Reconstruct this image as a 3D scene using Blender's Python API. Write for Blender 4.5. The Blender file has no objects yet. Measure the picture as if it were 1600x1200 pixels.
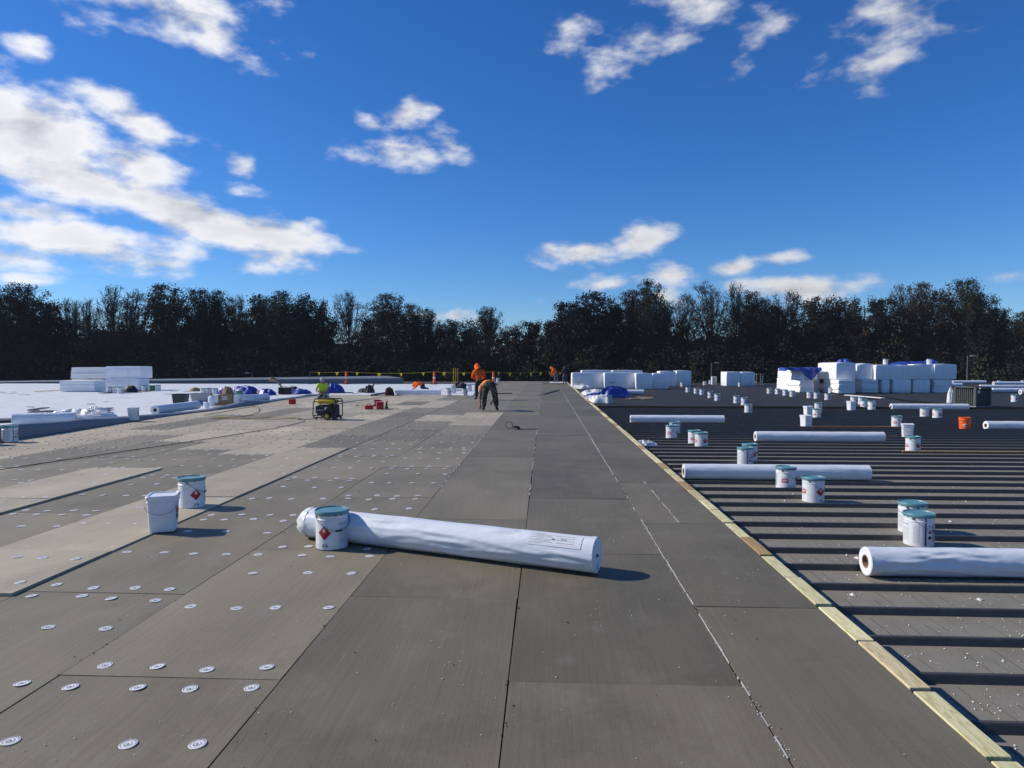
import bpy, math, random
from mathutils import Vector, Matrix, noise as mnoise
R = math.radians
random.seed(7)
scene = bpy.context.scene
COL = scene.collection

# ------------------------------------------------------------------ camera
CAM_H, FOC = 1.69, 1060.0                       # eye height (m), focal length (px of a 1600 px wide picture)
YAW, PITCH = math.atan(51 / FOC), -math.atan(33 / FOC)
cam_d = bpy.data.cameras.new('camera')
cam = bpy.data.objects.new('camera', cam_d); COL.objects.link(cam)
cam_d.sensor_width = 36.0; cam_d.lens = 36.0 * FOC / 1600.0
cam_d.clip_start = 0.05; cam_d.clip_end = 6000
cam.location = (0, 0, CAM_H); cam.rotation_euler = (math.pi / 2 + PITCH, 0, YAW)
scene.camera = cam
FWD = Vector((-math.sin(YAW) * math.cos(PITCH), math.cos(YAW) * math.cos(PITCH), math.sin(PITCH)))
RGT = Vector((math.cos(YAW), math.sin(YAW), 0)); UPV = RGT.cross(FWD)

def ray(px, py): return FWD * FOC + RGT * (px - 800) + UPV * (600 - py)
def at(px, py, z=0.0):                           # image pixel projected through the camera onto the level z
    d = ray(px, py); t = (z - CAM_H) / d.z
    return Vector((d.x * t, d.y * t, z))
def at_y(px, py, y):                             # image pixel projected through the camera to the distance y
    d = ray(px, py); t = y / d.y
    return Vector((d.x * t, y, CAM_H + d.z * t))

# ------------------------------------------------------------------ sky, sun, exposure
SUN = Vector((-0.459, 0.070, 0.322)).normalized()
EL = math.asin(SUN.z); AZ = math.atan2(SUN.x, SUN.y)     # clockwise from +Y
SKY_STRENGTH = 0.125
world = bpy.data.worlds.new('World'); scene.world = world; world.use_nodes = True
NT = world.node_tree; NT.nodes.clear()
def wn(t, **kw):
    n = NT.nodes.new(t)
    for k, v in kw.items(): setattr(n, k, v)
    return n
def wlink(a, b): NT.links.new(a, b)
def wmath(op, a, b=None, c=None, clamp=False):
    n = wn('ShaderNodeMath', operation=op, use_clamp=clamp)
    for i, s in enumerate((a, b, c)):
        if s is None: continue
        if isinstance(s, (int, float)): n.inputs[i].default_value = s
        else: wlink(s, n.inputs[i])
    return n.outputs[0]
sky = wn('ShaderNodeTexSky', sky_type='NISHITA'); sky.sun_disc = False
sky.sun_elevation = EL; sky.sun_rotation = AZ; sky.altitude = 300
sky.air_density = 1.0; sky.dust_density = 0.15; sky.ozone_density = 10.0
hsv = wn('ShaderNodeHueSaturation'); hsv.inputs['Saturation'].default_value = 1.13; hsv.inputs['Hue'].default_value = 0.506
wlink(sky.outputs[0], hsv.inputs['Color'])
tc = wn('ShaderNodeTexCoord'); sep = wn('ShaderNodeSeparateXYZ'); wlink(tc.outputs['Generated'], sep.inputs[0])
azn = wmath('ARCTAN2', sep.outputs[0], sep.outputs[1]); eln = wmath('ARCSINE', sep.outputs[2])
comb = wn('ShaderNodeCombineXYZ'); wlink(azn, comb.inputs[0]); wlink(eln, comb.inputs[1]); comb.inputs[2].default_value = 1.0
P = comb.outputs[0]
CLOUDS = [  # picture x, y, half width, half height, tilt, weight
 (40,205,190,80,12,1.55),(215,192,115,36,22,1.0),(200,255,120,40,8,1.1),(130,285,230,42,8,1.4),(265,325,200,44,14,1.5),(400,365,150,44,10,1.5),
 (430,402,80,26,0,1.0),(120,378,210,40,3,1.45),(10,400,110,26,0,1.1),(250,412,85,20,0,.95),(30,328,130,22,4,1.0),
 (240,4,200,44,2,1.05),(330,40,80,40,20,.8),(47,76,32,20,20,.8),(376,256,25,16,0,.8),(372,298,30,12,10,.6),
 (632,178,56,20,-18,.9),(585,194,36,15,0,.7),(612,240,76,27,6,.95),(708,226,34,22,32,.7),
 (893,50,50,24,-4,.58),(985,80,82,34,-10,.62),(1085,0,110,34,10,.52),(1182,72,60,24,-42,.62),
 (1395,16,66,54,-14,.62),(1372,98,96,28,-12,.62),
 (910,393,92,24,0,1.2),(1002,376,76,28,-14,1.2),(955,445,90,18,-6,.9),(1050,430,50,26,0,1.15),(1150,418,56,17,-4,.95),(1215,404,52,14,0,.85),
 (1255,452,140,26,4,1.25),(1040,466,60,20,0,1.0),(710,494,70,14,0,1.0),(1578,430,36,11,0,.8),(50,438,80,14,6,.9)]
M = None
for (cx, cy, rx, ry, rot, w) in CLOUDS:
    d = ray(cx, cy).normalized()
    az0, el0 = math.atan2(d.x, d.y), math.asin(d.z)
    k = math.hypot(cx - 800, FOC) / FOC
    ru, rv, ct, st = rx / FOC / k, ry / FOC / math.sqrt(k), math.cos(R(-rot)), math.sin(R(-rot))
    dots = []
    for (ux, uy, rr) in ((ct, st, ru), (-st, ct, rv)):
        dt = wn('ShaderNodeVectorMath', operation='DOT_PRODUCT'); wlink(P, dt.inputs[0])
        dt.inputs[1].default_value = (ux / rr, uy / rr, -(ux * az0 + uy * el0) / rr); dots.append(dt.outputs['Value'])
    q = wmath('MULTIPLY_ADD', dots[0], dots[0], wmath('MULTIPLY', dots[1], dots[1]))
    val = wmath('MULTIPLY_ADD', wmath('SQRT', q), -w, w)
    M = val if M is None else wmath('MAXIMUM', M, val)
# the same kind of clouds go on round the rest of the sky
lo = wn('ShaderNodeTexNoise'); lo.inputs['Scale'].default_value = 2.6; lo.inputs['Detail'].default_value = 2
stretch = wn('ShaderNodeMapping'); stretch.inputs['Scale'].default_value = (1, 1, 2.6); wlink(tc.outputs['Generated'], stretch.inputs[0]); wlink(stretch.outputs[0], lo.inputs['Vector'])
side = wmath('GREATER_THAN', wmath('ABSOLUTE', wmath('ADD', azn, YAW)), 0.74)
side = wmath('MAXIMUM', side, wmath('GREATER_THAN', eln, 0.62))
bg = wmath('MULTIPLY_ADD', lo.outputs['Fac'], 4.0, -2.45)
bg = wmath('MULTIPLY_ADD', wmath('SUBTRACT', 1.0, side), -4.0, bg)
M = wmath('MAXIMUM', M, bg)
M = wmath('MAXIMUM', M, -1.5)
CLOUD_OFF = (3.9, 6.6)
def cloud_noise(off):
    m = wn('ShaderNodeMapping'); m.inputs['Location'].default_value = (off[0] + CLOUD_OFF[0], off[1] + CLOUD_OFF[1], 0); m.inputs['Scale'].default_value = (1.0, 2.1, 1)
    wlink(P, m.inputs[0])
    n = wn('ShaderNodeTexNoise', noise_dimensions='2D'); n.inputs['Scale'].default_value = 13.0; n.inputs['Detail'].default_value = 7; n.inputs['Roughness'].default_value = 0.53
    wlink(m.outputs[0], n.inputs['Vector']); return n.outputs['Fac']
n0 = cloud_noise((0, 0, 0)); n1 = cloud_noise((0.022, -0.045, 0))      # the second sample lies towards the sun
F = wmath('ADD', M, wmath('MULTIPLY_ADD', n0, 2.5, -1.27))
mr = wn('ShaderNodeMapRange', interpolation_type='SMOOTHSTEP'); wlink(F, mr.inputs[0])
mr.inputs[1].default_value = -0.06; mr.inputs[2].default_value = 1.0
alpha = mr.outputs[0]
thick = wn('ShaderNodeMapRange', interpolation_type='SMOOTHSTEP'); wlink(F, thick.inputs[0]); thick.inputs[1].default_value = 0.55; thick.inputs[2].default_value = 1.75
relief = wmath('MULTIPLY_ADD', wmath('SUBTRACT', n0, n1), 1.7, 0.90, clamp=True)
lit = wmath('MULTIPLY', relief, wmath('MULTIPLY_ADD', thick.outputs[0], -0.26, 1.0), clamp=True)
# clouds stand brighter towards the sun's side of the sky
dotn = wn('ShaderNodeVectorMath', operation='DOT_PRODUCT'); wlink(tc.outputs['Generated'], dotn.inputs[0]); dotn.inputs[1].default_value = SUN
glow = wmath('MULTIPLY_ADD', dotn.outputs['Value'], 0.30, 0.80)
ramp = wn('ShaderNodeMixRGB'); ramp.inputs[1].default_value = (0.30, 0.34, 0.42, 1); ramp.inputs[2].default_value = (0.98, 0.98, 1.0, 1); wlink(lit, ramp.inputs[0])
b_sky = wn('ShaderNodeBackground'); b_sky.inputs[1].default_value = SKY_STRENGTH; wlink(hsv.outputs[0], b_sky.inputs[0])
b_cl = wn('ShaderNodeBackground'); wlink(ramp.outputs[0], b_cl.inputs[0]); wlink(glow, b_cl.inputs[1])
mix = wn('ShaderNodeMixShader'); wlink(wmath('MULTIPLY', alpha, 0.97), mix.inputs[0]); wlink(b_sky.outputs[0], mix.inputs[1]); wlink(b_cl.outputs[0], mix.inputs[2])
outw = wn('ShaderNodeOutputWorld'); wlink(mix.outputs[0], outw.inputs[0])
world.cycles.sampling_method = 'NONE'

sun_d = bpy.data.lights.new('sun', 'SUN'); sun_d.energy = 4.6; sun_d.angle = R(0.53); sun_d.color = (1.0, 0.93, 0.81)
sun_o = bpy.data.objects.new('sun', sun_d); COL.objects.link(sun_o)
sun_o.location = SUN * 50; sun_o.rotation_euler = (-SUN).to_track_quat('-Z', 'Y').to_euler()

vs = scene.view_settings; vs.view_transform = 'Standard'; vs.look = 'None'; vs.exposure = 0.0; vs.gamma = 1.0; vs.use_curve_mapping = False
scene.cycles.use_denoising = True; scene.cycles.max_bounces = 6; scene.cycles.diffuse_bounces = 3; scene.cycles.transparent_max_bounces = 8
scene.cycles.caustics_reflective = False; scene.cycles.caustics_refractive = False
scene.cycles.sample_clamp_indirect = 6

# ------------------------------------------------------------------ helpers
class MB:
    def __init__(s): s.v, s.f, s.m = [], [], []
    def add(s, vs, fs, mi=0):
        b = len(s.v); s.v += [tuple(v) for v in vs]
        for f in fs: s.f.append(tuple(i + b for i in f)); s.m.append(mi)
        return s
    def box(s, x0, x1, y0, y1, z0, z1, mi=0, M=None):
        vs = [Vector((x, y, z)) for z in (z0, z1) for y in (y0, y1) for x in (x0, x1)]
        if M is not None: vs = [M @ v for v in vs]
        return s.add(vs, [(0,2,3,1),(4,5,7,6),(0,1,5,4),(2,6,7,3),(0,4,6,2),(1,3,7,5)], mi)
    def bbox(s, x0, x1, y0, y1, z0, z1, b=0.01, mi=0, M=None):     # chamfered box
        rings = []
        for (z, i) in ((z0, b), (z0 + b, 0), (z1 - b, 0), (z1, b)):
            c = b
            pts = [(x0+i+c,y0+i),(x1-i-c,y0+i),(x1-i,y0+i+c),(x1-i,y1-i-c),(x1-i-c,y1-i),(x0+i+c,y1-i),(x0+i,y1-i-c),(x0+i,y0+i+c)]
            rings.append([Vector((p[0], p[1], z)) for p in pts])
        vs = [v for r in rings for v in r]
        if M is not None: vs = [M @ v for v in vs]
        fs = [tuple(reversed(range(8)))] + [tuple(24 + k for k in range(8))]
        for a in range(3):
            for k in range(8): fs.append((a*8+k, a*8+(k+1)%8, a*8+8+(k+1)%8, a*8+8+k))
        return s.add(vs, fs, mi)
    def tube(s, pts, r, n=6, mi=0, cap=True):
        pts = [Vector(p) for p in pts]; rs = r if isinstance(r, (list, tuple)) else [r] * len(pts)
        base = len(s.v); prev = None
        for i, p in enumerate(pts):
            d = (pts[min(i+1, len(pts)-1)] - pts[max(i-1, 0)])
            d = d.normalized() if d.length > 1e-9 else Vector((0,0,1))
            if prev is None:
                a = d.cross(Vector((0,0,1)));  a = a if a.length > 1e-3 else Vector((1,0,0))
            else: a = prev - d * prev.dot(d)
            a.normalize(); prev = a; b = d.cross(a)
            for k in range(n):
                t = 2 * math.pi * k / n
                s.v.append(tuple(p + (a * math.cos(t) + b * math.sin(t)) * rs[i]))
        for i in range(len(pts) - 1):
            for k in range(n):
                s.f.append((base+i*n+k, base+i*n+(k+1)%n, base+(i+1)*n+(k+1)%n, base+(i+1)*n+k)); s.m.append(mi)
        if cap and n > 2:
            s.f.append(tuple(base + k for k in reversed(range(n)))); s.m.append(mi)
            s.f.append(tuple(base + (len(pts)-1)*n + k for k in range(n))); s.m.append(mi)
        return s
    def lathe(s, prof, n=24, mi=0, M=None, fn=None):
        base = len(s.v)
        for j, (r, z) in enumerate(prof):
            for k in range(n):
                t = 2 * math.pi * k / n
                rr, zz = (r, z) if fn is None else fn(r, z, t, j)
                v = Vector((rr * math.cos(t), rr * math.sin(t), zz))
                s.v.append(tuple(M @ v if M is not None else v))
        for j in range(len(prof) - 1):
            for k in range(n):
                s.f.append((base+j*n+k, base+j*n+(k+1)%n, base+(j+1)*n+(k+1)%n, base+(j+1)*n+k)); s.m.append(mi)
        return s
    def grid(s, nx, ny, fn, mi=0):
        base = len(s.v)
        for j in range(ny + 1):
            for i in range(nx + 1): s.v.append(tuple(fn(i / nx, j / ny)))
        for j in range(ny):
            for i in range(nx):
                a = base + j*(nx+1) + i
                s.f.append((a, a+1, a+nx+2, a+nx+1)); s.m.append(mi)
        return s
    def mesh(s, name, mats, smooth=False, angle=40):
        me = bpy.data.meshes.new(name); me.from_pydata(s.v, [], s.f)
        for m in (mats if isinstance(mats, (list, tuple)) else [mats]): me.materials.append(m)
        if len(me.materials) > 1: me.polygons.foreach_set('material_index', s.m)
        if smooth:
            me.polygons.foreach_set('use_smooth', [True] * len(me.polygons)); me.set_sharp_from_angle(angle=R(angle))
        me.update(); return me
    def build(s, name, mats, parent=None, smooth=False, angle=40, loc=None, rz=0):
        return link(name, s.mesh(name, mats, smooth, angle), parent, loc, rz)

def link(name, data, parent=None, loc=None, rz=0):
    o = bpy.data.objects.new(name, data); COL.objects.link(o)
    if parent is not None: o.parent = parent
    if loc is not None: o.location = loc
    if rz: o.rotation_euler = (0, 0, rz)
    return o
def tag(o, label, cat, group=None):
    o['label'] = label; o['category'] = cat
    if group: o['group'] = group
    return o
def thing(name, label, cat, loc=(0,0,0), rz=0, group=None):
    return tag(link(name, None, None, loc, rz), label, cat, group)
def structure(o): o['kind'] = 'structure'; return o
def stuff(o): o['kind'] = 'stuff'; return o
def copy_tree(o, parent=None):
    c = o.copy(); COL.objects.link(c); c.parent = parent
    for ch in o.children: copy_tree(ch, c)
    return c
def Rz(a): return Matrix.Rotation(a, 4, 'Z')
def nz(x, y, z=0.0): return mnoise.noise(Vector((x, y, z)))
def fbm(x, y, z=0.0, o=4): return mnoise.fractal(Vector((x, y, z)), 1.0, 2.0, o)

def mat(name, col, rough=0.6, spec=0.4, metal=0.0, var=0.12, vscale=6.0, bump=0.0, bscale=40.0, objvar=0.0, stretch=(1,1,1), dirt=None, coat=0.0, bdist=0.01, detail=4):
    m = bpy.data.materials.new(name); m.use_nodes = True
    nt = m.node_tree; L = nt.links.new; b = nt.nodes['Principled BSDF']
    b.inputs['Roughness'].default_value = rough; b.inputs['Specular IOR Level'].default_value = spec; b.inputs['Metallic'].default_value = metal
    b.inputs['Coat Weight'].default_value = coat
    g = nt.nodes.new('ShaderNodeNewGeometry'); mp = nt.nodes.new('ShaderNodeMapping'); mp.inputs['Scale'].default_value = stretch
    L(g.outputs['Position'], mp.inputs[0])
    n = nt.nodes.new('ShaderNodeTexNoise'); n.inputs['Scale'].default_value = vscale; n.inputs['Detail'].default_value = detail; L(mp.outputs[0], n.inputs['Vector'])
    hs = nt.nodes.new('ShaderNodeHueSaturation'); hs.inputs['Color'].default_value = (*col, 1)
    v = nt.nodes.new('ShaderNodeMath'); v.operation = 'MULTIPLY_ADD'; L(n.outputs['Fac'], v.inputs[0]); v.inputs[1].default_value = 2 * var; v.inputs[2].default_value = 1 - var
    out = v.outputs[0]
    if objvar:
        oi = nt.nodes.new('ShaderNodeObjectInfo'); a = nt.nodes.new('ShaderNodeMath'); a.operation = 'MULTIPLY_ADD'
        L(oi.outputs['Random'], a.inputs[0]); a.inputs[1].default_value = 2 * objvar; a.inputs[2].default_value = 1 - objvar
        mu = nt.nodes.new('ShaderNodeMath'); mu.operation = 'MULTIPLY'; L(out, mu.inputs[0]); L(a.outputs[0], mu.inputs[1]); out = mu.outputs[0]
    L(out, hs.inputs['Value']); colo = hs.outputs[0]
    if dirt:
        dc, amt, ds = dirt
        n2 = nt.nodes.new('ShaderNodeTexNoise'); n2.inputs['Scale'].default_value = ds; n2.inputs['Detail'].default_value = 6; L(g.outputs['Position'], n2.inputs['Vector'])
        r = nt.nodes.new('ShaderNodeMapRange'); L(n2.outputs['Fac'], r.inputs[0]); r.inputs[1].default_value = 0.52; r.inputs[2].default_value = 0.72; r.inputs[4].default_value = amt
        mx = nt.nodes.new('ShaderNodeMixRGB'); L(r.outputs[0], mx.inputs[0]); L(colo, mx.inputs[1]); mx.inputs[2].default_value = (*dc, 1); colo = mx.outputs[0]
    L(colo, b.inputs['Base Color'])
    if bump:
        n3 = nt.nodes.new('ShaderNodeTexNoise'); n3.inputs['Scale'].default_value = bscale; n3.inputs['Detail'].default_value = 5; L(mp.outputs[0], n3.inputs['Vector'])
        bp = nt.nodes.new('ShaderNodeBump'); bp.inputs['Strength'].default_value = bump; bp.inputs['Distance'].default_value = bdist
        L(n3.outputs['Fac'], bp.inputs['Height']); L(bp.outputs[0], b.inputs['Normal'])
    return m

# ------------------------------------------------------------------ materials
def board_material():
    m = bpy.data.materials.new('cover_board'); m.use_nodes = True; nt = m.node_tree; L = nt.links.new; b = nt.nodes['Principled BSDF']
    N = lambda t, **k: (lambda n: ([setattr(n, a, c) for a, c in k.items()], n)[1])(nt.nodes.new(t))
    oi = N('ShaderNodeObjectInfo'); g = N('ShaderNodeNewGeometry')
    def noise_(scale, stretch, detail, rough=0.55):
        mp = N('ShaderNodeMapping'); mp.inputs['Scale'].default_value = stretch; L(g.outputs['Position'], mp.inputs[0])
        # every board is its own sheet of felt: shift the pattern by the board
        ad = N('ShaderNodeVectorMath', operation='MULTIPLY_ADD'); ad.inputs[1].default_value = (17.3, 9.1, 5.7)
        cx = N('ShaderNodeCombineXYZ')
        for i in range(3): L(oi.outputs['Random'], cx.inputs[i])
        L(cx.outputs[0], ad.inputs[0]); L(mp.outputs[0], ad.inputs[2])
        n = N('ShaderNodeTexNoise'); n.inputs['Scale'].default_value = scale; n.inputs['Detail'].default_value = detail; n.inputs['Roughness'].default_value = rough
        L(ad.outputs[0], n.inputs['Vector']); return n.outputs['Fac']
    streak = noise_(1.0, (26, 1.1, 1), 3, 0.6); blotch = noise_(1.4, (1, .6, 1), 2); grain = noise_(160, (1, .45, 1), 1, .7); thread = noise_(1.0, (120, 3.0, 1), 2, .7)
    def ma(a, k, c):
        n = N('ShaderNodeMath', operation='MULTIPLY_ADD'); L(a, n.inputs[0]); n.inputs[1].default_value = k
        if isinstance(c, (int, float)): n.inputs[2].default_value = c
        else: L(c, n.inputs[2])
        return n.outputs[0]
    v = ma(streak, .15, ma(blotch, .62, ma(grain, .34, ma(thread, .10, 1 - .605))))
    hs = N('ShaderNodeHueSaturation'); L(oi.outputs['Color'], hs.inputs['Color']); L(v, hs.inputs['Value'])
    # rubbed, dusty patches
    d = N('ShaderNodeMapRange'); L(noise_(3.2, (1, .7, 1), 4, .68), d.inputs[0]); d.inputs[1].default_value = .54; d.inputs[2].default_value = .76; d.inputs[4].default_value = .13
    mx = N('ShaderNodeMixRGB'); L(d.outputs[0], mx.inputs[0]); L(hs.outputs[0], mx.inputs[1]); mx.inputs[2].default_value = (.36, .34, .30, 1)
    # old damp stains and scuffs
    st = N('ShaderNodeMapRange'); L(noise_(.9, (1, 1, 1), 5, .72), st.inputs[0]); st.inputs[1].default_value = .56; st.inputs[2].default_value = .63; st.inputs[4].default_value = .20
    m3 = N('ShaderNodeMixRGB', blend_type='MULTIPLY'); L(st.outputs[0], m3.inputs[0]); L(mx.outputs[0], m3.inputs[1]); m3.inputs[2].default_value = (.42, .39, .36, 1); mx = m3
    L(mx.outputs[0], b.inputs['Base Color']); b.inputs['Roughness'].default_value = .62; b.inputs['Specular IOR Level'].default_value = .35
    bp = N('ShaderNodeBump'); bp.inputs['Strength'].default_value = .4; bp.inputs['Distance'].default_value = .006
    h = ma(streak, 1.0, ma(grain, .35, ma(blotch, .5, 0.0)))
    L(h, bp.inputs['Height']); L(bp.outputs[0], b.inputs['Normal'])
    return m
M_BOARD = board_material()
M_UNDER = mat('under_layer', (.035, .033, .03), .9)
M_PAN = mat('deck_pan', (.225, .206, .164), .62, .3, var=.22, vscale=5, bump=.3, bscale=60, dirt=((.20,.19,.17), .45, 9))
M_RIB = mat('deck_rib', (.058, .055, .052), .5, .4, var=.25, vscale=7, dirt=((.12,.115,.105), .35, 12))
M_BLACK = mat('black_roofing', (.026, .026, .028), .75, .25, var=.28, vscale=1.2, bump=.2, bscale=30, dirt=((.09,.09,.09), .35, 2.0))
M_FOAM = mat('white_foam', (.86, .86, .85), .75, .25, var=.05, vscale=3, bump=.25, bscale=12, bdist=.02)
M_FOAMW = mat('wrapped_foam', (.86, .86, .87), .42, .45, var=.06, vscale=4, bump=.45, bscale=7, bdist=.03)
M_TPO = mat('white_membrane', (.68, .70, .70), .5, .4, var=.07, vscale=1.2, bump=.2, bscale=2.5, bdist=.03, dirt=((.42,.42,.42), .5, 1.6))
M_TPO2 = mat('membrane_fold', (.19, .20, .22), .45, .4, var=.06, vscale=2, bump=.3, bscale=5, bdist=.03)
M_ROLL = mat('roll_film', (.72, .75, .79), .30, .5, var=.06, vscale=5, bump=.8, bscale=11, bdist=.012, stretch=(.30,1,1), dirt=((.5,.5,.5), .3, 5))
M_ROLLE = mat('roll_end', (.74, .75, .76), .6, .3, var=.08, vscale=30)
M_CARD = mat('cardboard_core', (.30, .19, .11), .85, .2, var=.2, vscale=20)
M_DARK = mat('dark_hollow', (.012, .012, .012), .9, .1)
M_PAIL = mat('white_pail_paint', (.72, .74, .77), .32, .5, var=.05, vscale=14, objvar=.07, dirt=((.45,.44,.42), .35, 16))
M_PLAS = mat('white_plastic', (.74, .76, .80), .38, .5, var=.04, vscale=8, dirt=((.5,.49,.47), .25, 14))
M_TEAL = mat('teal_lid', (.10, .25, .28), .38, .5, var=.12, vscale=12, dirt=((.2,.32,.34), .3, 20))
M_WIRE = mat('wire', (.22, .22, .23), .35, .5, metal=.8)
M_BLK = mat('black_plastic', (.018, .018, .02), .5, .4, var=.2)
M_RED = mat('red_print', (.42, .022, .018), .5, .4, var=.1)
M_WPRINT = mat('white_print', (.78, .78, .78), .5, .3, var=.04)
M_GPRINT = mat('grey_print', (.40, .41, .44), .6, .3, var=.15, vscale=60)
M_KPRINT = mat('black_print', (.03, .03, .035), .6, .3)
M_LABEL = mat('paper_label', (.66, .67, .70), .55, .3, var=.05, vscale=40)
M_GALV = mat('galvanised_steel', (.80, .79, .78), .34, .5, metal=.08, var=.12, vscale=40)
M_GROOVE = mat('plate_groove', (.30, .30, .33), .4, .5, metal=.3)
M_SCREW = mat('screw_head', (.10, .10, .12), .4, .5, metal=.6)
M_BLUE = mat('blue_tarp', (.013, .042, .31), .42, .5, var=.3, vscale=7, bump=.5, bscale=9, bdist=.03, dirt=((.25,.30,.48), .5, 9))
M_ORANGE = mat('orange_fabric', (.80, .13, .02), .8, .2, var=.15, vscale=14, bump=.5, bscale=16)
M_ORANGEP = mat('orange_plastic', (.78, .11, .015), .4, .5, var=.06)
M_LIME = mat('lime_fabric', (.45, .72, .05), .8, .2, var=.15, vscale=14, bump=.4, bscale=16)
M_TAPE = mat('grey_reflective_tape', (.10, .12, .09), .5, .4)
M_SKIN = mat('skin', (.24, .125, .08), .55, .35, var=.08, vscale=20)
M_HAIR = mat('dark_hair', (.02, .016, .013), .7, .3)
M_TROUSER = mat('dark_work_trousers', (.035, .037, .045), .85, .2, var=.25, vscale=16, bump=.4, bscale=18)
M_GREYTR = mat('grey_work_trousers', (.10, .105, .125), .85, .2, var=.2, vscale=16)
M_BOOT = mat('work_boot', (.022, .018, .016), .6, .3)
M_YEL = mat('yellow_paint', (.55, .40, .015), .42, .45, var=.1, vscale=12)
M_FLAG = mat('yellow_pennant', (.78, .55, .03), .5, .3, var=.08)
M_ROPE = mat('yellow_rope', (.45, .36, .08), .8, .2)
M_TOOLRED = mat('red_toolbox', (.42, .012, .015), .42, .5, var=.12)
M_ENGINE = mat('dark_engine', (.03, .03, .034), .5, .4, metal=.3, var=.4, vscale=30)
M_ACBODY = mat('condenser_paint', (.075, .082, .075), .5, .4, var=.12, vscale=6, dirt=((.25,.24,.22), .3, 8))
M_GREY = mat('grey_plastic', (.32, .33, .34), .5, .4, var=.1)
M_CHAR = mat('charcoal_tub', (.03, .035, .042), .5, .4, var=.15)
M_BROWN = mat('corrugated_cardboard', (.30, .20, .11), .85, .2, var=.15)
M_GREEN = mat('green_pail', (.04, .22, .09), .45, .4, var=.1)
M_PARAPET = mat('grey_metal_coping', (.17, .185, .20), .5, .4, metal=.1, var=.12, vscale=1.2)
M_CLEARP = mat('crumpled_film', (.74, .74, .71), .3, .5, var=.08, vscale=8, bump=.7, bscale=11, bdist=.03)
M_GRAVELW = mat('white_crumbs', (.72, .71, .68), .9, .1, var=.1)
M_FILLER = mat('white_seam_foam', (.46, .45, .43), .9, .1, var=.25, vscale=30)
M_PIPE = mat('steel_pole', (.12, .12, .12), .5, .4, metal=.3)
M_LUMBER = None
def wood_material():
    m = bpy.data.materials.new('sawn_timber'); m.use_nodes = True; nt = m.node_tree; L = nt.links.new; b = nt.nodes['Principled BSDF']
    g = nt.nodes.new('ShaderNodeNewGeometry'); oi = nt.nodes.new('ShaderNodeObjectInfo')
    cx = nt.nodes.new('ShaderNodeCombineXYZ'); L(oi.outputs['Random'], cx.inputs[0]); L(oi.outputs['Random'], cx.inputs[1])
    ad = nt.nodes.new('ShaderNodeVectorMath'); ad.operation = 'MULTIPLY_ADD'; ad.inputs[1].default_value = (31, 17, 0); L(cx.outputs[0], ad.inputs[0]); L(g.outputs['Position'], ad.inputs[2])
    mp = nt.nodes.new('ShaderNodeMapping'); mp.inputs['Scale'].default_value = (26, 2.2, 26); L(ad.outputs[0], mp.inputs[0])
    n = nt.nodes.new('ShaderNodeTexNoise'); n.inputs['Scale'].default_value = 1.0; n.inputs['Detail'].default_value = 3; n.inputs['Distortion'].default_value = 1.6; L(mp.outputs[0], n.inputs[0])
    s = nt.nodes.new('ShaderNodeMath'); s.operation = 'SINE'; k = nt.nodes.new('ShaderNodeMath'); k.operation = 'MULTIPLY'; k.inputs[1].default_value = 26; L(n.outputs['Fac'], k.inputs[0]); L(k.outputs[0], s.inputs[0])
    mx = nt.nodes.new('ShaderNodeMixRGB'); L(s.outputs[0], mx.inputs[0]); L(oi.outputs['Color'], mx.inputs[1])
    dk = nt.nodes.new('ShaderNodeHueSaturation'); dk.inputs['Value'].default_value = .72; dk.inputs['Saturation'].default_value = 1.25; L(oi.outputs['Color'], dk.inputs['Color']); L(dk.outputs[0], mx.inputs[2])
    n2 = nt.nodes.new('ShaderNodeTexNoise'); n2.inputs['Scale'].default_value = 9; n2.inputs['Detail'].default_value = 2; L(ad.outputs[0], n2.inputs[0])
    r = nt.nodes.new('ShaderNodeMapRange'); L(n2.outputs['Fac'], r.inputs[0]); r.inputs[1].default_value = .68; r.inputs[2].default_value = .74; r.inputs[4].default_value = .8
    m2 = nt.nodes.new('ShaderNodeMixRGB'); L(r.outputs[0], m2.inputs[0]); L(mx.outputs[0], m2.inputs[1]); m2.inputs[2].default_value = (.16, .085, .04, 1)
    L(m2.outputs[0], b.inputs['Base Color']); b.inputs['Roughness'].default_value = .75; return m
M_WOOD = wood_material()
def camo_material():
    m = mat('camouflage_cloth', (.10, .10, .09), .85, .2)
    nt = m.node_tree; L = nt.links.new; b = nt.nodes['Principled BSDF']
    g = nt.nodes.new('ShaderNodeNewGeometry'); n = nt.nodes.new('ShaderNodeTexNoise'); n.inputs['Scale'].default_value = 9; n.inputs['Detail'].default_value = 3; L(g.outputs['Position'], n.inputs[0])
    cr = nt.nodes.new('ShaderNodeValToRGB'); cr.color_ramp.interpolation = 'CONSTANT'
    e = cr.color_ramp.elements; e[0].color = (.012,.013,.012,1); e[1].position = .44; e[1].color = (.045,.05,.035,1)
    x = e.new(.52); x.color = (.13,.135,.11,1); x = e.new(.60); x.color = (.025,.026,.024,1)
    L(n.outputs['Fac'], cr.inputs[0]); L(cr.outputs[0], b.inputs['Base Color']); return m
M_CAMO = camo_material()

# ================================================================== THE SETTING
# ---- ground far below, reaching to the horizon
g = MB(); g.add([(-3000,-600,-7),(3000,-600,-7),(3000,5000,-7),(-3000,5000,-7)], [(0,1,2,3)])
structure(g.build('ground', mat('field_grass', (.035,.045,.02), .9, .1, var=.3, vscale=.2)))
DECK, RIBTOP, FARDECK = -0.240, -0.186, -0.190
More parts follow.
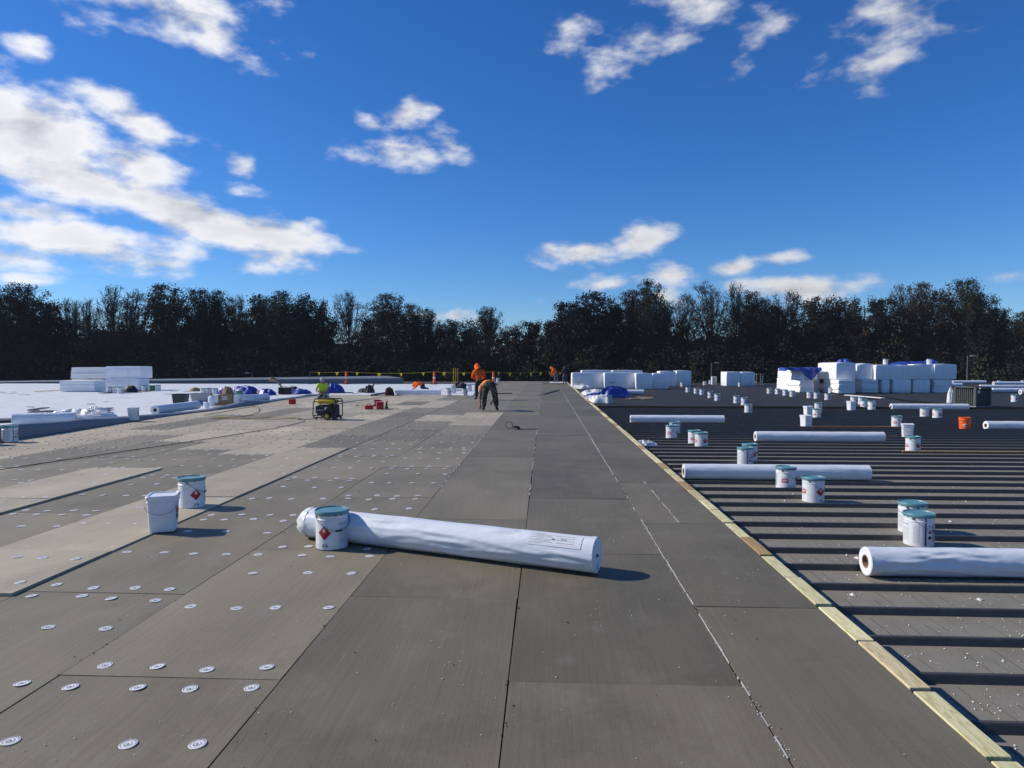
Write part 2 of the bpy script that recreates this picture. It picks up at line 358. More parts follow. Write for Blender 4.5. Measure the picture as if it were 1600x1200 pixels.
# ---- the building's walls and under-roof
b = MB(); b.box(-70, 60, -9, 64, -7, -0.256); structure(b.build('building_wall', mat('block_wall', (.3,.29,.27), .9, .1)))
b = MB(); b.box(-45, 1.885, -8, 62.2, -0.25, -0.032); structure(b.build('insulation_layer', M_UNDER))

# ---- cover boards: columns of 1.2 x 2.4 m sheets
EDGE = [1.888, 1.04, -.19, -1.40, -2.62, -3.84, -4.93, -6.05, -7.2, -8.4, -9.5, -10.6, -11.75, -12.9]
START = [4.71, 3.54, 4.80, 3.50, 4.78, 5.80, 4.9, 5.55, 4.4, 5.6, 4.5, 5.7, 4.5]
roof = structure(link('board_roof', None))
DARKC, LIGHTC = (.184, .160, .110), (.415, .358, .256)
def board_tone(k, yc):
    tone = 0.0
    if k == 5 and (4.67 < yc < 13.1 or 24.2 < yc < 31): tone = 1
    if k == 6 and yc > 12.6: tone = 1
    if k == 7 and (yc < 10.4 or 13 < yc): tone = 1
    if k == 8 and (yc > 15.2): tone = 1
    if k == 9 and not (11.5 < yc < 15.0 or 21 < yc < 24): tone = 1
    if k == 10 and not (17 < yc < 22): tone = 1
    if k >= 11: tone = 1
    if k == 4 and 18.6 < yc < 21.2: tone = .8
    if k == 3 and 17.2 < yc < 24.2: tone = .8
    if k == 6 and 26 < yc < 30: tone = 0
    return tone
boards = []          # (object, k, x0, x1, y0, y1, ztop)
rb = random.Random(3)
for k in range(len(EDGE) - 1):
    x1, x0 = EDGE[k], EDGE[k+1]
    y = START[k] - 2.44 * 4
    cuts = []
    while y < 62:
        cuts.append(y); y += 2.44
    if k == 5: cuts.insert(cuts.index(min(cuts, key=lambda c: abs(c - 5.80))), 4.67); cuts = [c for c in cuts if abs(c - 3.36) > .01] 
    if k == 5: cuts = sorted([c for c in cuts if c > 5] + [4.67, 2.23, -.21, -2.65, -5.1])
    cuts.append(62.2)
    for a, bb in zip(cuts, cuts[1:]):
        if bb < -4.5 or bb - a < .1: continue
        yc = (a + bb) / 2
        if a > 36.5 and x1 < -3.9: continue
        pieces = [(x0, x1)]
        if k == 0 and abs(a - 7.15) < .1: pieces = [(1.04, 1.42), (1.42, 1.888)]
        for (p0, p1) in pieces:
            t = board_tone(k, yc)
            raised = .022 if ((k == 5 and 4.6 < a < 5) or (k == 7 and t and yc < 10.4)) else (.012 if (k == 5 and t and yc < 13) else 0)
            zt = rb.uniform(-.0015, .0015) + raised
            gp = .0022 + rb.random() * .0035
            ga = rb.uniform(.0015, .006)
            if k == 4 and a > 11: gp0 = .018
            else: gp0 = gp
            sk = rb.uniform(-.004, .004)
            mb = MB()
            xs0, xs1 = p0 + gp0, p1 - gp
            warp = [rb.uniform(0, .004) if not raised else rb.uniform(0, .012) for _ in range(4)]
            top = [(xs0+sk, a+ga, zt+warp[0]), (xs1+sk, a+ga, zt+warp[1]), (xs1-sk, bb-ga, zt+warp[2]), (xs0-sk, bb-ga, zt+warp[3])]
            bot = [(p[0], p[1], -.030) for p in top]
            mb.add(bot + top, [(3,2,1,0),(4,5,6,7),(0,1,5,4),(1,2,6,5),(2,3,7,6),(3,0,4,7)])
            o = mb.build('cover_board', M_BOARD, roof)
            j = rb.uniform(.86, 1.14); side = {0:.74, 1:.78, 2:.96}.get(k, 1.12)  # side: sheen towards the sun put into board colour, darker column by column rightwards
            c = [(DARKC[i] * side * (1 - t) + LIGHTC[i] * t) * j for i in range(3)]
            o.color = (*c, 1)
            boards.append((o, k, p0, p1, a, bb, zt))

# ---- insulation plates screwed through the boards
def plate_mesh(n, rings):
    mb = MB(); mb.lathe(rings, n); b0 = len(mb.v)
    mb.m = [2 if (i // n) in (2, 3, 5, 6) and (i // n) % 3 == 2 else 0 for i in range(len(mb.f))]; mb.f.append(tuple(range(n * (len(rings)-1), n * len(rings)))); mb.m.append(1)
    return mb
prof = [(.0385, .0008), (.0385, .0026), (.034, .0042), (.029, .0022), (.024, .0044), (.019, .0022), (.0135, .0044), (.010, .0020), (.006, .0024)]
PLATE = plate_mesh(16, prof).mesh('plate', [M_GALV, M_SCREW, M_GROOVE], True, 60)
rp = random.Random(11); plates = []
for (o, k, x0, x1, a, bb, zt) in boards:
    if k < 3 or a > 33 or bb < 1.2: continue
    w = x1 - x0
    L_ = bb - a
    rows = [(.11, 4), (.42, 4), (.74, 3), (1 - .045, 4)] if L_ > 2 else [(.2, 3), (.8, 4)]
    if L_ > 2: rows = [(.045, 4), (.42, 4), (.74, 3), (1 - .045, 4)]
    for fr, n in rows:
        for i in range(n):
            px_ = x0 + w * ((i + .5) / n) + rp.gauss(0, .028) + (.08 if n == 3 else 0)
            py_ = a + fr * L_ + rp.gauss(0, .022)
            px_ = min(max(px_, x0 + .06), x1 - .06)
            plates.append((px_, py_, zt, o, rp.uniform(-.06, .06), rp.uniform(-.06, .06)))
def in_view(p):
    d = Vector((p[0], p[1], 0 - CAM_H)); f = d.dot(FWD)
    return f > 1 and abs(d.dot(RGT)) / f * FOC < 815 and abs(d.dot(UPV)) / f * FOC < 620
plates = [p for p in plates if in_view(p)]
plates.sort(key=lambda p: p[0]**2 + p[1]**2)
for (x, y, z, o, tx, ty) in plates[:300]:
    q = link('fastening_plate', PLATE, o, (x, y, z + .004)); q.rotation_euler = (tx, ty, rp.uniform(0, 6.28))
mb = MB()
for (x, y, z, o, tx, ty) in plates[300:]:
    if y > 30: continue
    M4 = Matrix.Translation((x, y, z + .005)) @ Matrix.Rotation(tx * .3, 4, 'X') @ Matrix.Rotation(ty * .3, 4, 'Y')
    mb.lathe([(.0385, .0), (.035, .004), (.001, .002)], 10, 0, M4)
stuff(mb.build('fastening_plates', mat('dulled_plate', (.36,.36,.37), .5, .4, metal=.2), roof, True, 80))

# ---- foam squeezed from the long seam, and crumbs
mb = MB(); rs = random.Random(5)
def seam(x, y0, y1, den, wd):
    y = y0
    while y < y1:
        l = rs.uniform(.02, .22)
        if rs.random() < den:
            w_ = rs.uniform(.5, 1.4) * wd; xx = x + rs.gauss(0, .0025)
            mb.box(xx - w_, xx + w_, y, y + l, -.02, .0045 + rs.random() * .004)
        y += l
seam(1.04, 1.2, 7.2, .82, .0026); seam(1.04, 9.6, 13, .85, .0042); seam(1.04, 13, 40, .75, .007); seam(1.42, 7.2, 9.55, .75, .003); seam(1.04, 7.2, 9.6, .25, .004)
seam(-.19, 8.5, 34, .45, .006); seam(-1.40, 9, 24, .3, .006)
stuff(mb.build('seam_foam', M_FILLER, roof))
mb = MB()
def crumb(x, y, z, s):
    a = rs.uniform(0, 6.28); M4 = Matrix.Translation((x, y, z)) @ Matrix.Rotation(a, 4, 'Z') @ Matrix.Rotation(rs.uniform(-.6, .6), 4, 'X')
    l = s * rs.uniform(.6, 1.7)
    mb.add([M4 @ Vector(v) for v in ((-l,-s,0),(l,-s*.6,0),(l*.7,s,0),(-l*.8,s*.8,0),(0,0,s*1.3))], [(0,1,4),(1,2,4),(2,3,4),(3,0,4),(3,2,1,0)])
for _ in range(380): 
    y = 1.4 + rs.random()**1.5 * 12; crumb(1.04 + rs.gauss(0, .014), y, .006, rs.uniform(.001, .0032))
centres = [(rs.uniform(-4, 1.8), rs.uniform(1.8, 9)) for _ in range(34)]
for (cx, cy) in centres:
    for _ in range(rs.randint(4, 16)): crumb(cx + rs.gauss(0, .10), cy + rs.gauss(0, .13), .006, rs.uniform(.001, .0032))
for _ in range(600): crumb(rs.uniform(-6, 1.85), 1.4 + rs.random()**1.6 * 13, .006, rs.uniform(.001, .0038))
stuff(mb.build('board_crumbs', M_GRAVELW, roof))
mb = MB()
for _ in range(260):
    k = rs.randint(1, 8); y = 1.4 + rs.random()**1.5 * 11
    crumb(EDGE[k] + rs.gauss(0, .008), y, .006, rs.uniform(.0012, .005))
for _ in range(160): crumb(rs.uniform(-7, 1.8), rs.uniform(1.6, 16), .006, rs.uniform(.0015, .006))
stuff(mb.build('dark_crumbs', M_DARK, roof))

# ---- timber nailers along the roof edge: short lengths end to end
edging = tag(link('timber_edging', None, None, (1.945, 0, -.24)), 'pale timber nailer of short planks edging the grey boards', 'timber edging')
rw = random.Random(9); y = -3.16
while y < 62:
    L_ = .585 + rw.uniform(-.012, .012)
    gapw = .040 + rw.uniform(-.014, .012)
    if rw.random() < .25: gapw = .008
    mb = MB(); x0, x1 = -.054 + rw.uniform(-.002,.002), .055 + rw.uniform(-.004, .004); zt = .248 + rw.uniform(-.004, .004)
    mb.bbox(x0, x1, 0, .611 - gapw, zt - .038, zt, .003)
    o = mb.build('plank', M_WOOD, edging, loc=(0, y, 0)); o.rotation_euler = (0, 0, rw.uniform(-.006, .006))
    t = rw.random()
    c = (.72, .66, .38) if t < .66 else ((.66, .55, .33) if t < .84 else (.44, .30, .14))
    j = rw.uniform(.88, 1.08); o.color = (c[0]*j, c[1]*j, c[2]*j, 1)
    y += .611
mb = MB(); mb.box(-.054, .046, -3, 62, -.005, .206); mb.build('under_timber', M_UNDER, edging)

# ---- metal deck with standing ribs
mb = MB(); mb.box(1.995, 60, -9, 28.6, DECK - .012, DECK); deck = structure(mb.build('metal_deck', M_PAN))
RIB0, RIBS = 3.61, .5605
mb = MB(); pr = [(-.032, 0), (-.017, .046), (-.012, .054), (.012, .054), (.017, .046), (.032, 0)]
vs = [(x, p[0], p[1]) for x in (0, 55) for p in pr]
mb.add(vs, [(i, i+1, i+7, i+6) for i in range(5)] + [(5,4,3,2,1,0), (6,7,8,9,10,11)])
RIB = mb.mesh('rib', M_RIB)
mb = MB()
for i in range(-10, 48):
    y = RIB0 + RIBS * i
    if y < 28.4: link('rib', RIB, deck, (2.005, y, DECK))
# shallow pressed lines across each pan, groove shading put into their dark colour
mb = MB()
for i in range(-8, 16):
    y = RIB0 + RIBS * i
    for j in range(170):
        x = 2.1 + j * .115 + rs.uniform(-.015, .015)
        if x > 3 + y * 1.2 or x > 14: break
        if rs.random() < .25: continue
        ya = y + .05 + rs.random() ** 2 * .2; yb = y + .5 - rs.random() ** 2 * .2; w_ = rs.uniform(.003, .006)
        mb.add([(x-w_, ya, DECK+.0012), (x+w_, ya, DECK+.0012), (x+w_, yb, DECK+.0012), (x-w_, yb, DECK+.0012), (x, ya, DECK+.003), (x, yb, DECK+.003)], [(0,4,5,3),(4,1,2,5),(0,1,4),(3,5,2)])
stuff(mb.build('pressed_lines', mat('groove_shading', (.13, .12, .095), .8, .2, var=.4, vscale=9), deck))
mb = MB()
for _ in range(4200):
    y = 2.2 + rs.random()**1.7 * 9; x = 2.15 + rs.random() * (1.4 + y * .9)
    if abs(((y - RIB0) / RIBS) % 1 - .5) > .40: continue
    crumb(x, y, DECK + .003, rs.uniform(.0015, .006) * (1 if rs.random() < .97 else 3))
stuff(mb.build('deck_crumbs', M_GRAVELW, deck))
# ---- far, smooth black roof beyond the low ridge
mb = MB()
mb.grid(60, 40, lambda u, v: (1.99 + 60*u, 28.6 + 35.4*v, FARDECK + .012 * fbm(u*30, v*12)))
fd = structure(mb.build('black_roof', M_BLACK, smooth=True))
mb = MB(); mb.grid(70, 4, lambda u, v: (2.0 + 58*u, 28.45 + .35*v + .05*nz(u*12, 3), DECK + .01 + (.115 + .02*nz(u*20, 1)) * math.sin(math.pi*v)))
mb.build('ridge', M_DARK, fd, smooth=True)

# ---- white membrane laid over the left part of the roof
sheet = structure(link('white_membrane_roof', None))
def edge_x(y): return -11.72 + .10 * math.sin(y * .55) + .05 * nz(y * .4, 2)
y = 10.4; i = 0
while y < 53:
    y1 = min(y + 3.05, 53.2)
    xr = (lambda yy: edge_x(yy) - .42) if y1 <= 35.6 else (lambda yy: -3.72 + .05 * nz(yy, 4))
    if y < 35.6 < y1 - .01: y1 = 35.6
    mb = MB(); z0 = .010 + .003 * (i % 2)
    mb.grid(46, 5, lambda u, v, y=y, y1=y1, z0=z0, xr=xr: ((-44 + (xr(y + (y1-y)*v) + 44) * u), y + (y1-y+.06)*v + (.09 * nz(u*14, 7) if v == 0 and y > 35 else 0), z0 + .016 * max(0, fbm(u*40, v*2 + y, 3)) + (.004 if v > .9 else 0)))
    mb.build('membrane_sheet', M_TPO, sheet, smooth=True)
    y = y1; i += 1
mb = MB(); rm = random.Random(8)
for _ in range(90):                                 # thin grey strips standing in for shadows of wrinkles and fasteners
    x, y = -44 + rm.random() * 40, 12 + rm.random() ** 1.3 * 40
    if y < 35.6 and x > edge_x(y) - .6: continue
    l, w_, a_ = rm.uniform(.04, .26), rm.uniform(.012, .06), rm.gauss(0, .6)
    M4 = Matrix.Translation((x, y, .042)) @ Rz(a_); mb.box(-l, l, -w_, w_, -.02, .002, 0, M4)
stuff(mb.build('membrane_shadow_dashes', mat('shadow_grey', (.44, .45, .47), .7, .2, var=.4, vscale=3), sheet))
# the folded-up edge of the membrane: a loose flap, high near the camera, low further off
def flap_h(y): return .05 + .34 * max(0, 1 - (y - 12.5) / 9.5)**1.1 + (.05 if y > 22 else .02) * max(0, fbm(y * .55, 5)) + .14 * math.exp(-((y - 26.5) / 1.6)**2)
mb = MB()
def flap(u, v):
    y = 10.4 + 25.2 * u; h = flap_h(y); xe = edge_x(y)
    a = v * math.pi
    x = xe - .22 + (-math.cos(a)) * (.22 + .06 * nz(y * .8, 9)); z = .012 + h * math.sin(a)**.8
    if v > .5: x = xe - .22 + (.20 + .05 * nz(y*.7, 3)) * math.sin((v-.5)*math.pi)
    return (x, y, z + .01 * nz(y * 3, v * 4))
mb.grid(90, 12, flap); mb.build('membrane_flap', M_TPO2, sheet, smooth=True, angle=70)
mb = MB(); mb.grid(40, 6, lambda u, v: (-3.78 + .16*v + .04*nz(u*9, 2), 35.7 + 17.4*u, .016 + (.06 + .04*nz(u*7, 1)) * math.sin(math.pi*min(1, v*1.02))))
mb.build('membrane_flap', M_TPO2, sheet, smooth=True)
mb = MB(); mb.box(-46, -3.9, 53.2, 53.6, -.17, -.01); structure(mb.build('roof_edge', M_UNDER))
# grey metal coping rising along the far left edge
mb = MB(); a, bq = at_y(-80, 603, 55.0), at_y(632, 590, 55.0)
for (y0, y1, dz) in ((54.6, 55.4, 0),):
    xa, xb = a.x, bq.x
    mb.add([(xa,y0,-.2),(xb,y0,-.2),(xb,y0,.46),(xa,y0,.02),(xa,y1,-.2),(xb-1.5,y1,-.2),(xb-1.5,y1,.62),(xa,y1,.10)], [(0,1,2,3),(3,2,6,7),(1,5,6,2),(4,7,6,5),(0,3,7,4),(0,4,5,1)])
tag(mb.build('metal_coping', M_PARAPET), 'long low grey metal coping behind the white membrane', 'coping')

# ================================================================== TREES
M_LEAF = [mat('leaf_dark', (.0185,.0215,.0225), 1, 0, var=.3, vscale=.6, objvar=.3), mat('leaf_olive', (.050,.050,.032), 1, 0, var=.3, vscale=.6, objvar=.25), mat('leaf_rust', (.056,.044,.032), 1, 0, var=.3, vscale=.6, objvar=.25), mat('leaf_green', (.032,.037,.025), 1, 0, var=.35, vscale=.5, objvar=.3)]
M_BARK = mat('bark', (.045,.042,.038), .95, 0, var=.2, vscale=2)
def leaf_quads(mb, c, n, spread, size, rg, flat=1.0):
    for _ in range(n):
        p = Vector((rg.gauss(0, spread), rg.gauss(0, spread), rg.gauss(0, spread * flat))) + c
        a = Vector((rg.gauss(0,1), rg.gauss(0,1), rg.gauss(0,1))); a.normalize()
        b_ = a.cross(Vector((rg.gauss(0,1), rg.gauss(0,1), rg.gauss(0,1)))); b_.normalize()
        s = size * rg.uniform(.6, 1.3)
        mb.add([p - a*s, p + b_*s*.55, p + a*s, p - b_*s*.55], [(0,1,2,3)])
def crown_tree(seed, lm, H=18.0, W=4.0, base=.42, limbs=34, twigs=7, leaf_n=3, lsize=.10, fill=.0, clump=.22, flat=.7):
    """trunk, limbs that rise and fan out to a domed crown, twigs, leaves at the twig ends"""
    rg = random.Random(seed); tr, cr = MB(), MB()
    bend = Vector((rg.gauss(0, .35), rg.gauss(0, .35), 0))
    def axis(f): return Vector((bend.x * math.sin(f * 2.2), bend.y * math.sin(f * 1.7), H * .88 * f))
    tr.tube([axis(i / 6) for i in range(7)], [.30, .26, .21, .16, .12, .08, .03], 5, cap=False)
    hz0 = 5.2; zc0 = H - hz0
    def dome(p, k=1.0):
        m_ = (p.x * p.x + p.y * p.y) / (W * 1.06 * k) ** 2 + ((p.z - zc0) / (hz0 * k)) ** 2 if p.z > zc0 else (p.x * p.x + p.y * p.y) / (W * 1.06 * k) ** 2
        if m_ <= 1: return p
        s_ = 1 / math.sqrt(m_); return Vector((p.x * s_, p.y * s_, zc0 + (p.z - zc0) * s_ if p.z > zc0 else p.z))
    lob = [(rg.uniform(0, 6.28), rg.uniform(.75, 1.15)) for _ in range(5)]
    for i in range(limbs):
        f = ((i + .5) / limbs) ** .72; t = i * 2.4 + rg.uniform(-.5, .5)
        zc = base + (1 - base) * f                                  # height of the limb's end
        env = math.sqrt(max(0.02, 1 - ((H * zc - zc0) / hz0) ** 2)) if H * zc > zc0 else (.55 + .45 * max(0, (H * zc - H * base) / (zc0 - H * base + .01)))
        lobe = 1 + .22 * math.cos(3 * t + lob[0][0]) + .12 * math.cos(5 * t + lob[1][0])
        rad = W * env * lobe * (rg.uniform(.72, 1.0) if i % 3 else rg.uniform(.25, .6))
        end = Vector((math.cos(t) * rad, math.sin(t) * rad, H * min(1.0, zc + rg.gauss(0, .012))))
        end = dome(end, rg.uniform(.86, 1.0)); f0 = max(.22, zc - rg.uniform(.16, .30)); st = axis(min(.97, f0))
        mid = st.lerp(end, .45) + Vector((0, 0, -.10 * (end - st).length)) + Vector((rg.gauss(0,.15), rg.gauss(0,.15), 0))
        pts = [st, st.lerp(mid, .6), mid, mid.lerp(end, .5) + Vector((0,0,.12)), end]
        r0 = .055 + .09 * (1 - f)
        tr.tube(pts, [r0, r0 * .8, r0 * .6, r0 * .4, .014], 3, cap=False)
        for k in range(twigs):
            g_ = rg.uniform(.35, 1.0); q = pts[int(g_ * 3.99)].lerp(pts[int(g_ * 3.99) + 1], g_ * 3.99 % 1)
            out = (q - Vector((0, 0, H * (base + .1)))).normalized(); d = (out * .8 + Vector((rg.gauss(0,.6), rg.gauss(0,.6), rg.gauss(.35,.4)))).normalized()
            L_ = rg.uniform(.5, 1.25); e = dome(q + d * L_)
            tr.tube([q, q + d * L_ * .5 + Vector((0,0,.05)), e], [.030, .024, .016], 3, cap=False)
            for m_ in range(2): 
                e2 = q + d * L_ * rg.uniform(.3, .8); d2 = (d + Vector((rg.gauss(0,.6), rg.gauss(0,.6), rg.gauss(.1,.5)))).normalized(); e3 = dome(e2 + d2 * L_ * .5, 1.02)
                tr.tube([e2, e3], [.020, .014], 3, cap=False)
                if leaf_n: leaf_quads(cr, e3, max(0, int(rg.gauss(leaf_n, 1) + .5)), clump, lsize, rg, flat)
            if leaf_n: leaf_quads(cr, e, max(0, int(rg.gauss(leaf_n, 1.2) + .5)), clump, lsize, rg, flat)
        if fill:
            for k in range(3):
                c = pts[2].lerp(end, rg.uniform(.1, 1.05)) + Vector((rg.gauss(0,.35), rg.gauss(0,.35), rg.gauss(0,.3)))
                leaf_quads(cr, c, int(fill * rg.uniform(.5, 1.4)), rg.uniform(.32, .62), lsize * 1.15, rg, flat)
    return tr, cr, lm
PROTO = {'a': [], 's': [], 'd': [], 'p': []}
for i in range(4): PROTO['a'].append(crown_tree(20 + i, M_LEAF[2 if i % 2 else 1], 18, 4.0, .52, 54, 16, 2.4, .09))
for i in range(4): PROTO['s'].append(crown_tree(40 + i, M_LEAF[(3, 1, 2, 3)[i]], 18, 4.0, .46, 56, 13, 7, .12, fill=10, clump=.26))
for i in range(4): PROTO['d'].append(crown_tree(60 + i, M_LEAF[(0, 3, 0, 2)[i]], 18, 4.0, .22, 52, 6, 7, .15, fill=60, clump=.32))
for i in range(2): PROTO['p'].append(crown_tree(80 + i, M_LEAF[0], 18, 3.6, .30, 48, 5, 8, .15, fill=85, clump=.3, flat=.5))
for k, lst in PROTO.items():
    for i, (tr, cr, lm) in enumerate(lst):
        h = max(v[2] for v in cr.v); w = sorted(math.hypot(v[0], v[1]) for v in cr.v)[int(len(cr.v) * .96)]
        lst[i] = (tr.mesh('trunk', M_BARK, True), cr.mesh('crown', lm), h, w)
TREES = [ # x, top y, width, kind, distance, label
 (-22,448,80,'s',108,'half-bare tree cut by the left edge of the picture'), (32,440,78,'s',106,'tall leafy tree at the far left end of the treeline'),
 (78,466,56,'d',110,'low dark tree just right of the far left tall tree'), (108,462,50,'a',112,'thin bare crown above the left end of the left foam stack'),
 (136,464,44,'a',110,'small thin-twigged crown above the middle of the left foam stack'), (177,443,56,'a',106,'bare vase-shaped tree above the right half of the left foam stack'),
 (212,449,52,'a',107,'bare fine-twigged tree just right of the vase-shaped one'), (255,441,72,'s',106,'tall round leafy crown right of the two bare trees'),
 (305,448,68,'s',108,'broad leafy tree above the charcoal tub'), (340,450,52,'s',110,'leafy crown above the cardboard box heap'),
 (372,457,46,'a',112,'sparse bare crown above the blue tarps on the left'), (407,458,66,'d',108,'dense dark tree above the brown hose'),
 (442,452,60,'s',107,'leafy rounded tree left of the kneeling worker'), (472,456,58,'d',106,'dense dark tree behind the kneeling worker'),
 (502,462,48,'d',109,'dark tree at the left foot of the lone bare round tree'), (541,452,48,'a',107,'lone bare round-crowned tree standing out against blue sky'),
 (575,492,40,'d',111,'low dark tree in the notch between two round-crowned trees'), (606,456,66,'s',106,'broad dark-twigged round tree above the black bag'),
 (642,472,42,'s',110,'smaller round crown leaning on the broad dark-twigged tree'), (668,479,48,'s',111,'low round crown above the left orange post pair'),
 (702,497,60,'d',110,'low dark tree under the thin white cloud'), (734,496,46,'d',112,'low dark tree left of the small mushroom-shaped crown'),
 (762,477,46,'s',108,'small mushroom-shaped crown above the orange hooded worker'), (800,503,50,'d',112,'low dark tree right of the mushroom-shaped crown'),
 (832,498,50,'d',113,'low dark tree above the yellow pennants at centre'), (860,499,42,'d',111,'lowest tree at the foot of the big black evergreen'),
 (884,468,46,'p',107,'left shoulder of the big black evergreen clump'), (925,452,74,'p',104,'big black evergreen, the darkest crown right of centre'),
 (956,460,44,'d',107,'dark tree right against the big black evergreen'), (986,450,52,'s',107,'leafy crown left of the tall pointed-round tree'),
 (1014,434,48,'s',105,'tall pointed-round crown crossing the white cloud'), (1041,466,42,'s',108,'leafy tree right below the tall pointed-round crown'),
 (1070,457,48,'a',110,'thin pale crown left of the wide bare fan-shaped tree'), (1103,436,64,'a',106,'wide bare fan-shaped tree above the far lone foam stack'),
 (1148,436,42,'a',107,'narrow bare tree right of the fan-shaped one'), (1172,452,50,'s',109,'leafy crown above the vent frame'),
 (1196,460,50,'d',108,'dark tree between two bare crowns on the right'), (1234,451,58,'a',111,'bare twiggy crown before the long grey cloud'),
 (1214,472,42,'d',104,'dark low tree in front of the bare twiggy crown'), (1276,461,52,'d',106,'dark dome above the left end of the big foam stack'),
 (1300,460,50,'d',108,'dark dome touching the cloud end on the right'), (1332,459,58,'d',106,'dark dome above the overhanging foam bundle'),
 (1375,460,58,'d',106,'separate dark dome left of the tall bare pair'), (1406,441,38,'a',109,'left of the tall bare pair above the big foam stack'),
 (1440,438,54,'s',107,'right of the tall bare pair above the big foam stack'), (1472,449,42,'a',110,'slim bare crown left of the tallest right-hand tree'),
 (1504,433,66,'s',105,'tallest right-hand tree, standing above the lamp post'), (1532,455,48,'s',107,'leafy shoulder right of the tallest right-hand tree'),
 (1562,479,54,'s',106,'rounded grey-green tree near the right edge'), (1606,484,60,'s',102,'pale tree cut by the right edge of the picture'), (1650,470,60,'d',106,'dark tree beyond the right edge'), (-75,455,70,'d',106,'dark tree beyond the left edge')]
rt = random.Random(17); cnt = {'a':0,'s':0,'d':0,'p':0}
for (px, py, wpx, kd, D, lab) in TREES:
    if px > 1640 or px < -60: continue
    tr, cr, h, w = PROTO[kd][cnt[kd] % len(PROTO[kd])]; cnt[kd] += 1
    p = at_y(px, py, D); H_ = p.z + 7; sz = H_ / h
    sw = max(.55 * sz, min(1.5 * sz, wpx / FOC * D / 2 / w * 1.22))
    t = thing({'a':'bare_tree','s':'broadleaf_tree','d':'leafy_tree','p':'evergreen_tree'}[kd], lab, 'tree', (p.x, D, -7), rt.uniform(0, 6.28), 'trees along the edge of the wood')
    for nm, me in (('trunk', tr), ('crown', cr)):
        c = link(nm, me, t); c.scale = (sw, sw, sz)
# the mass of the wood behind and the undergrowth before it
mb, tk = MB(), MB(); rg = random.Random(23)
prof_pts = [(-120,452),(30,462),(130,478),(250,466),(400,470),(500,476),(580,500),(650,500),(760,508),(850,508),(900,480),(1000,470),(1050,482),(1120,478),(1200,478),(1300,474),(1400,476),(1500,470),(1560,492),(1720,490)]
def topy(x):
    for (a, b_) in zip(prof_pts, prof_pts[1:]):
        if a[0] <= x <= b_[0]: return a[1] + (b_[1] - a[1]) * (x - a[0]) / (b_[0] - a[0])
    return 490
for row, (D0, dy, step, nq, qs) in enumerate(((116, 16, 25, 26, .26), (124, 22, 22, 22, .36), (136, 28, 20, 22, .60), (146, 34, 18, 22, .85), (110, 50, 28, 24, .26))):
    x = -130.0
    while x < 1730:
        D = D0 + rg.uniform(-4, 4); p = at_y(x, topy(x) + 20 + dy + rg.uniform(-10, 16), D); Hh = p.z + 7
        tk.tube([(p.x, D, -7), (p.x + rg.gauss(0,.4), D, -7 + Hh * .5), (p.x + rg.gauss(0,.6), D, -7 + Hh * .95)], [.24, .17, .04], 4, cap=False)
        W = rg.uniform(2.4, 3.4); gap_ = (.34 if row < 2 else .26) if x < 200 or 400 < x < 480 else .05
        for j in range(18):
            f = gap_ + (1 - gap_) * (j + rg.random()) / 18; rad = W * math.sin(math.pi * min(1, .12 + .88 * f)) ** .6 * rg.uniform(.1, 1)
            t = rg.uniform(0, 6.28)
            leaf_quads(mb, Vector((p.x + math.cos(t) * rad, D + math.sin(t) * rad, -7 + Hh * f)), nq, .75, qs, rg, .6)
        x += step * rg.uniform(.7, 1.3)
wood = stuff(mb.build('far_wood', M_LEAF[0])); wood['label'] = 'dark mass of the wood behind the single trees'
w2 = stuff(tk.build('wood_trunks', M_BARK, wood))
mb, mb_o = MB(), MB(); x = -130.0
while x < 1730:
    tgt = mb_o if rg.random() < .22 else mb
    D = rg.uniform(88, 102); p = at_y(x, rg.uniform(528, 572), D); Hh = p.z + 7; W = rg.uniform(1.6, 3.2)
    for j in range(16):
        f = rg.random(); rad = W * (1 - f) ** .5 * rg.uniform(.1, 1); t = rg.uniform(0, 6.28)
        leaf_quads(tgt, Vector((p.x + math.cos(t) * rad, D + math.sin(t) * rad, -7 + Hh * (.1 + .9 * f))), 26, .55, .20, rg, .7)
    x += rg.uniform(9, 20)
v_ = stuff(mb_o.build('undergrowth', M_LEAF[1])); v_['label'] = 'olive bushes among the dark undergrowth below the wood'
u = stuff(mb.build('undergrowth', M_LEAF[0])); u['label'] = 'dark undergrowth and saplings along the edge of the wood'

# ================================================================== PAILS
def arc_patch(mb, poly_rows, r, th0, mi):
    """rows of (v, u_left, u_right) in metres on a drum of radius r, th0 = facing angle"""
    n = 8; base = len(mb.v)
    for (v, ul, ur) in poly_rows:
        for i in range(n + 1):
            t = th0 + (ul + (ur - ul) * i / n) / r
            mb.v.append((r * math.cos(t), r * math.sin(t), v))
    for j in range(len(poly_rows) - 1):
        for i in range(n):
            a = base + j*(n+1) + i; mb.f.append((a, a+1, a+n+2, a+n+1)); mb.m.append(mi)
def diamond(mb, r, th, cz, h, mi):
    arc_patch(mb, [(cz + h * k, -h * (1 - abs(k)) - .0005, h * (1 - abs(k)) + .0005) for k in (-1, -.75, -.5, -.25, 0, .25, .5, .75, 1)], r, th, mi)
def rect(mb, r, th, z0, z1, w, mi): arc_patch(mb, [(z0, -w/2, w/2), (z1, -w/2, w/2)], r, th, mi)
PR, PH = .1435, .345
mb = MB(); mb.lathe([(.02,.006),(PR-.006,.0),(PR,.006),(PR,.262),(PR+.004,.266),(PR+.004,.272),(PR,.276),(PR,.318),(PR+.003,.322),(PR+.003,.330),(.13,.332)], 40)
PAIL_BODY = mb.mesh('body', M_PAIL, True)
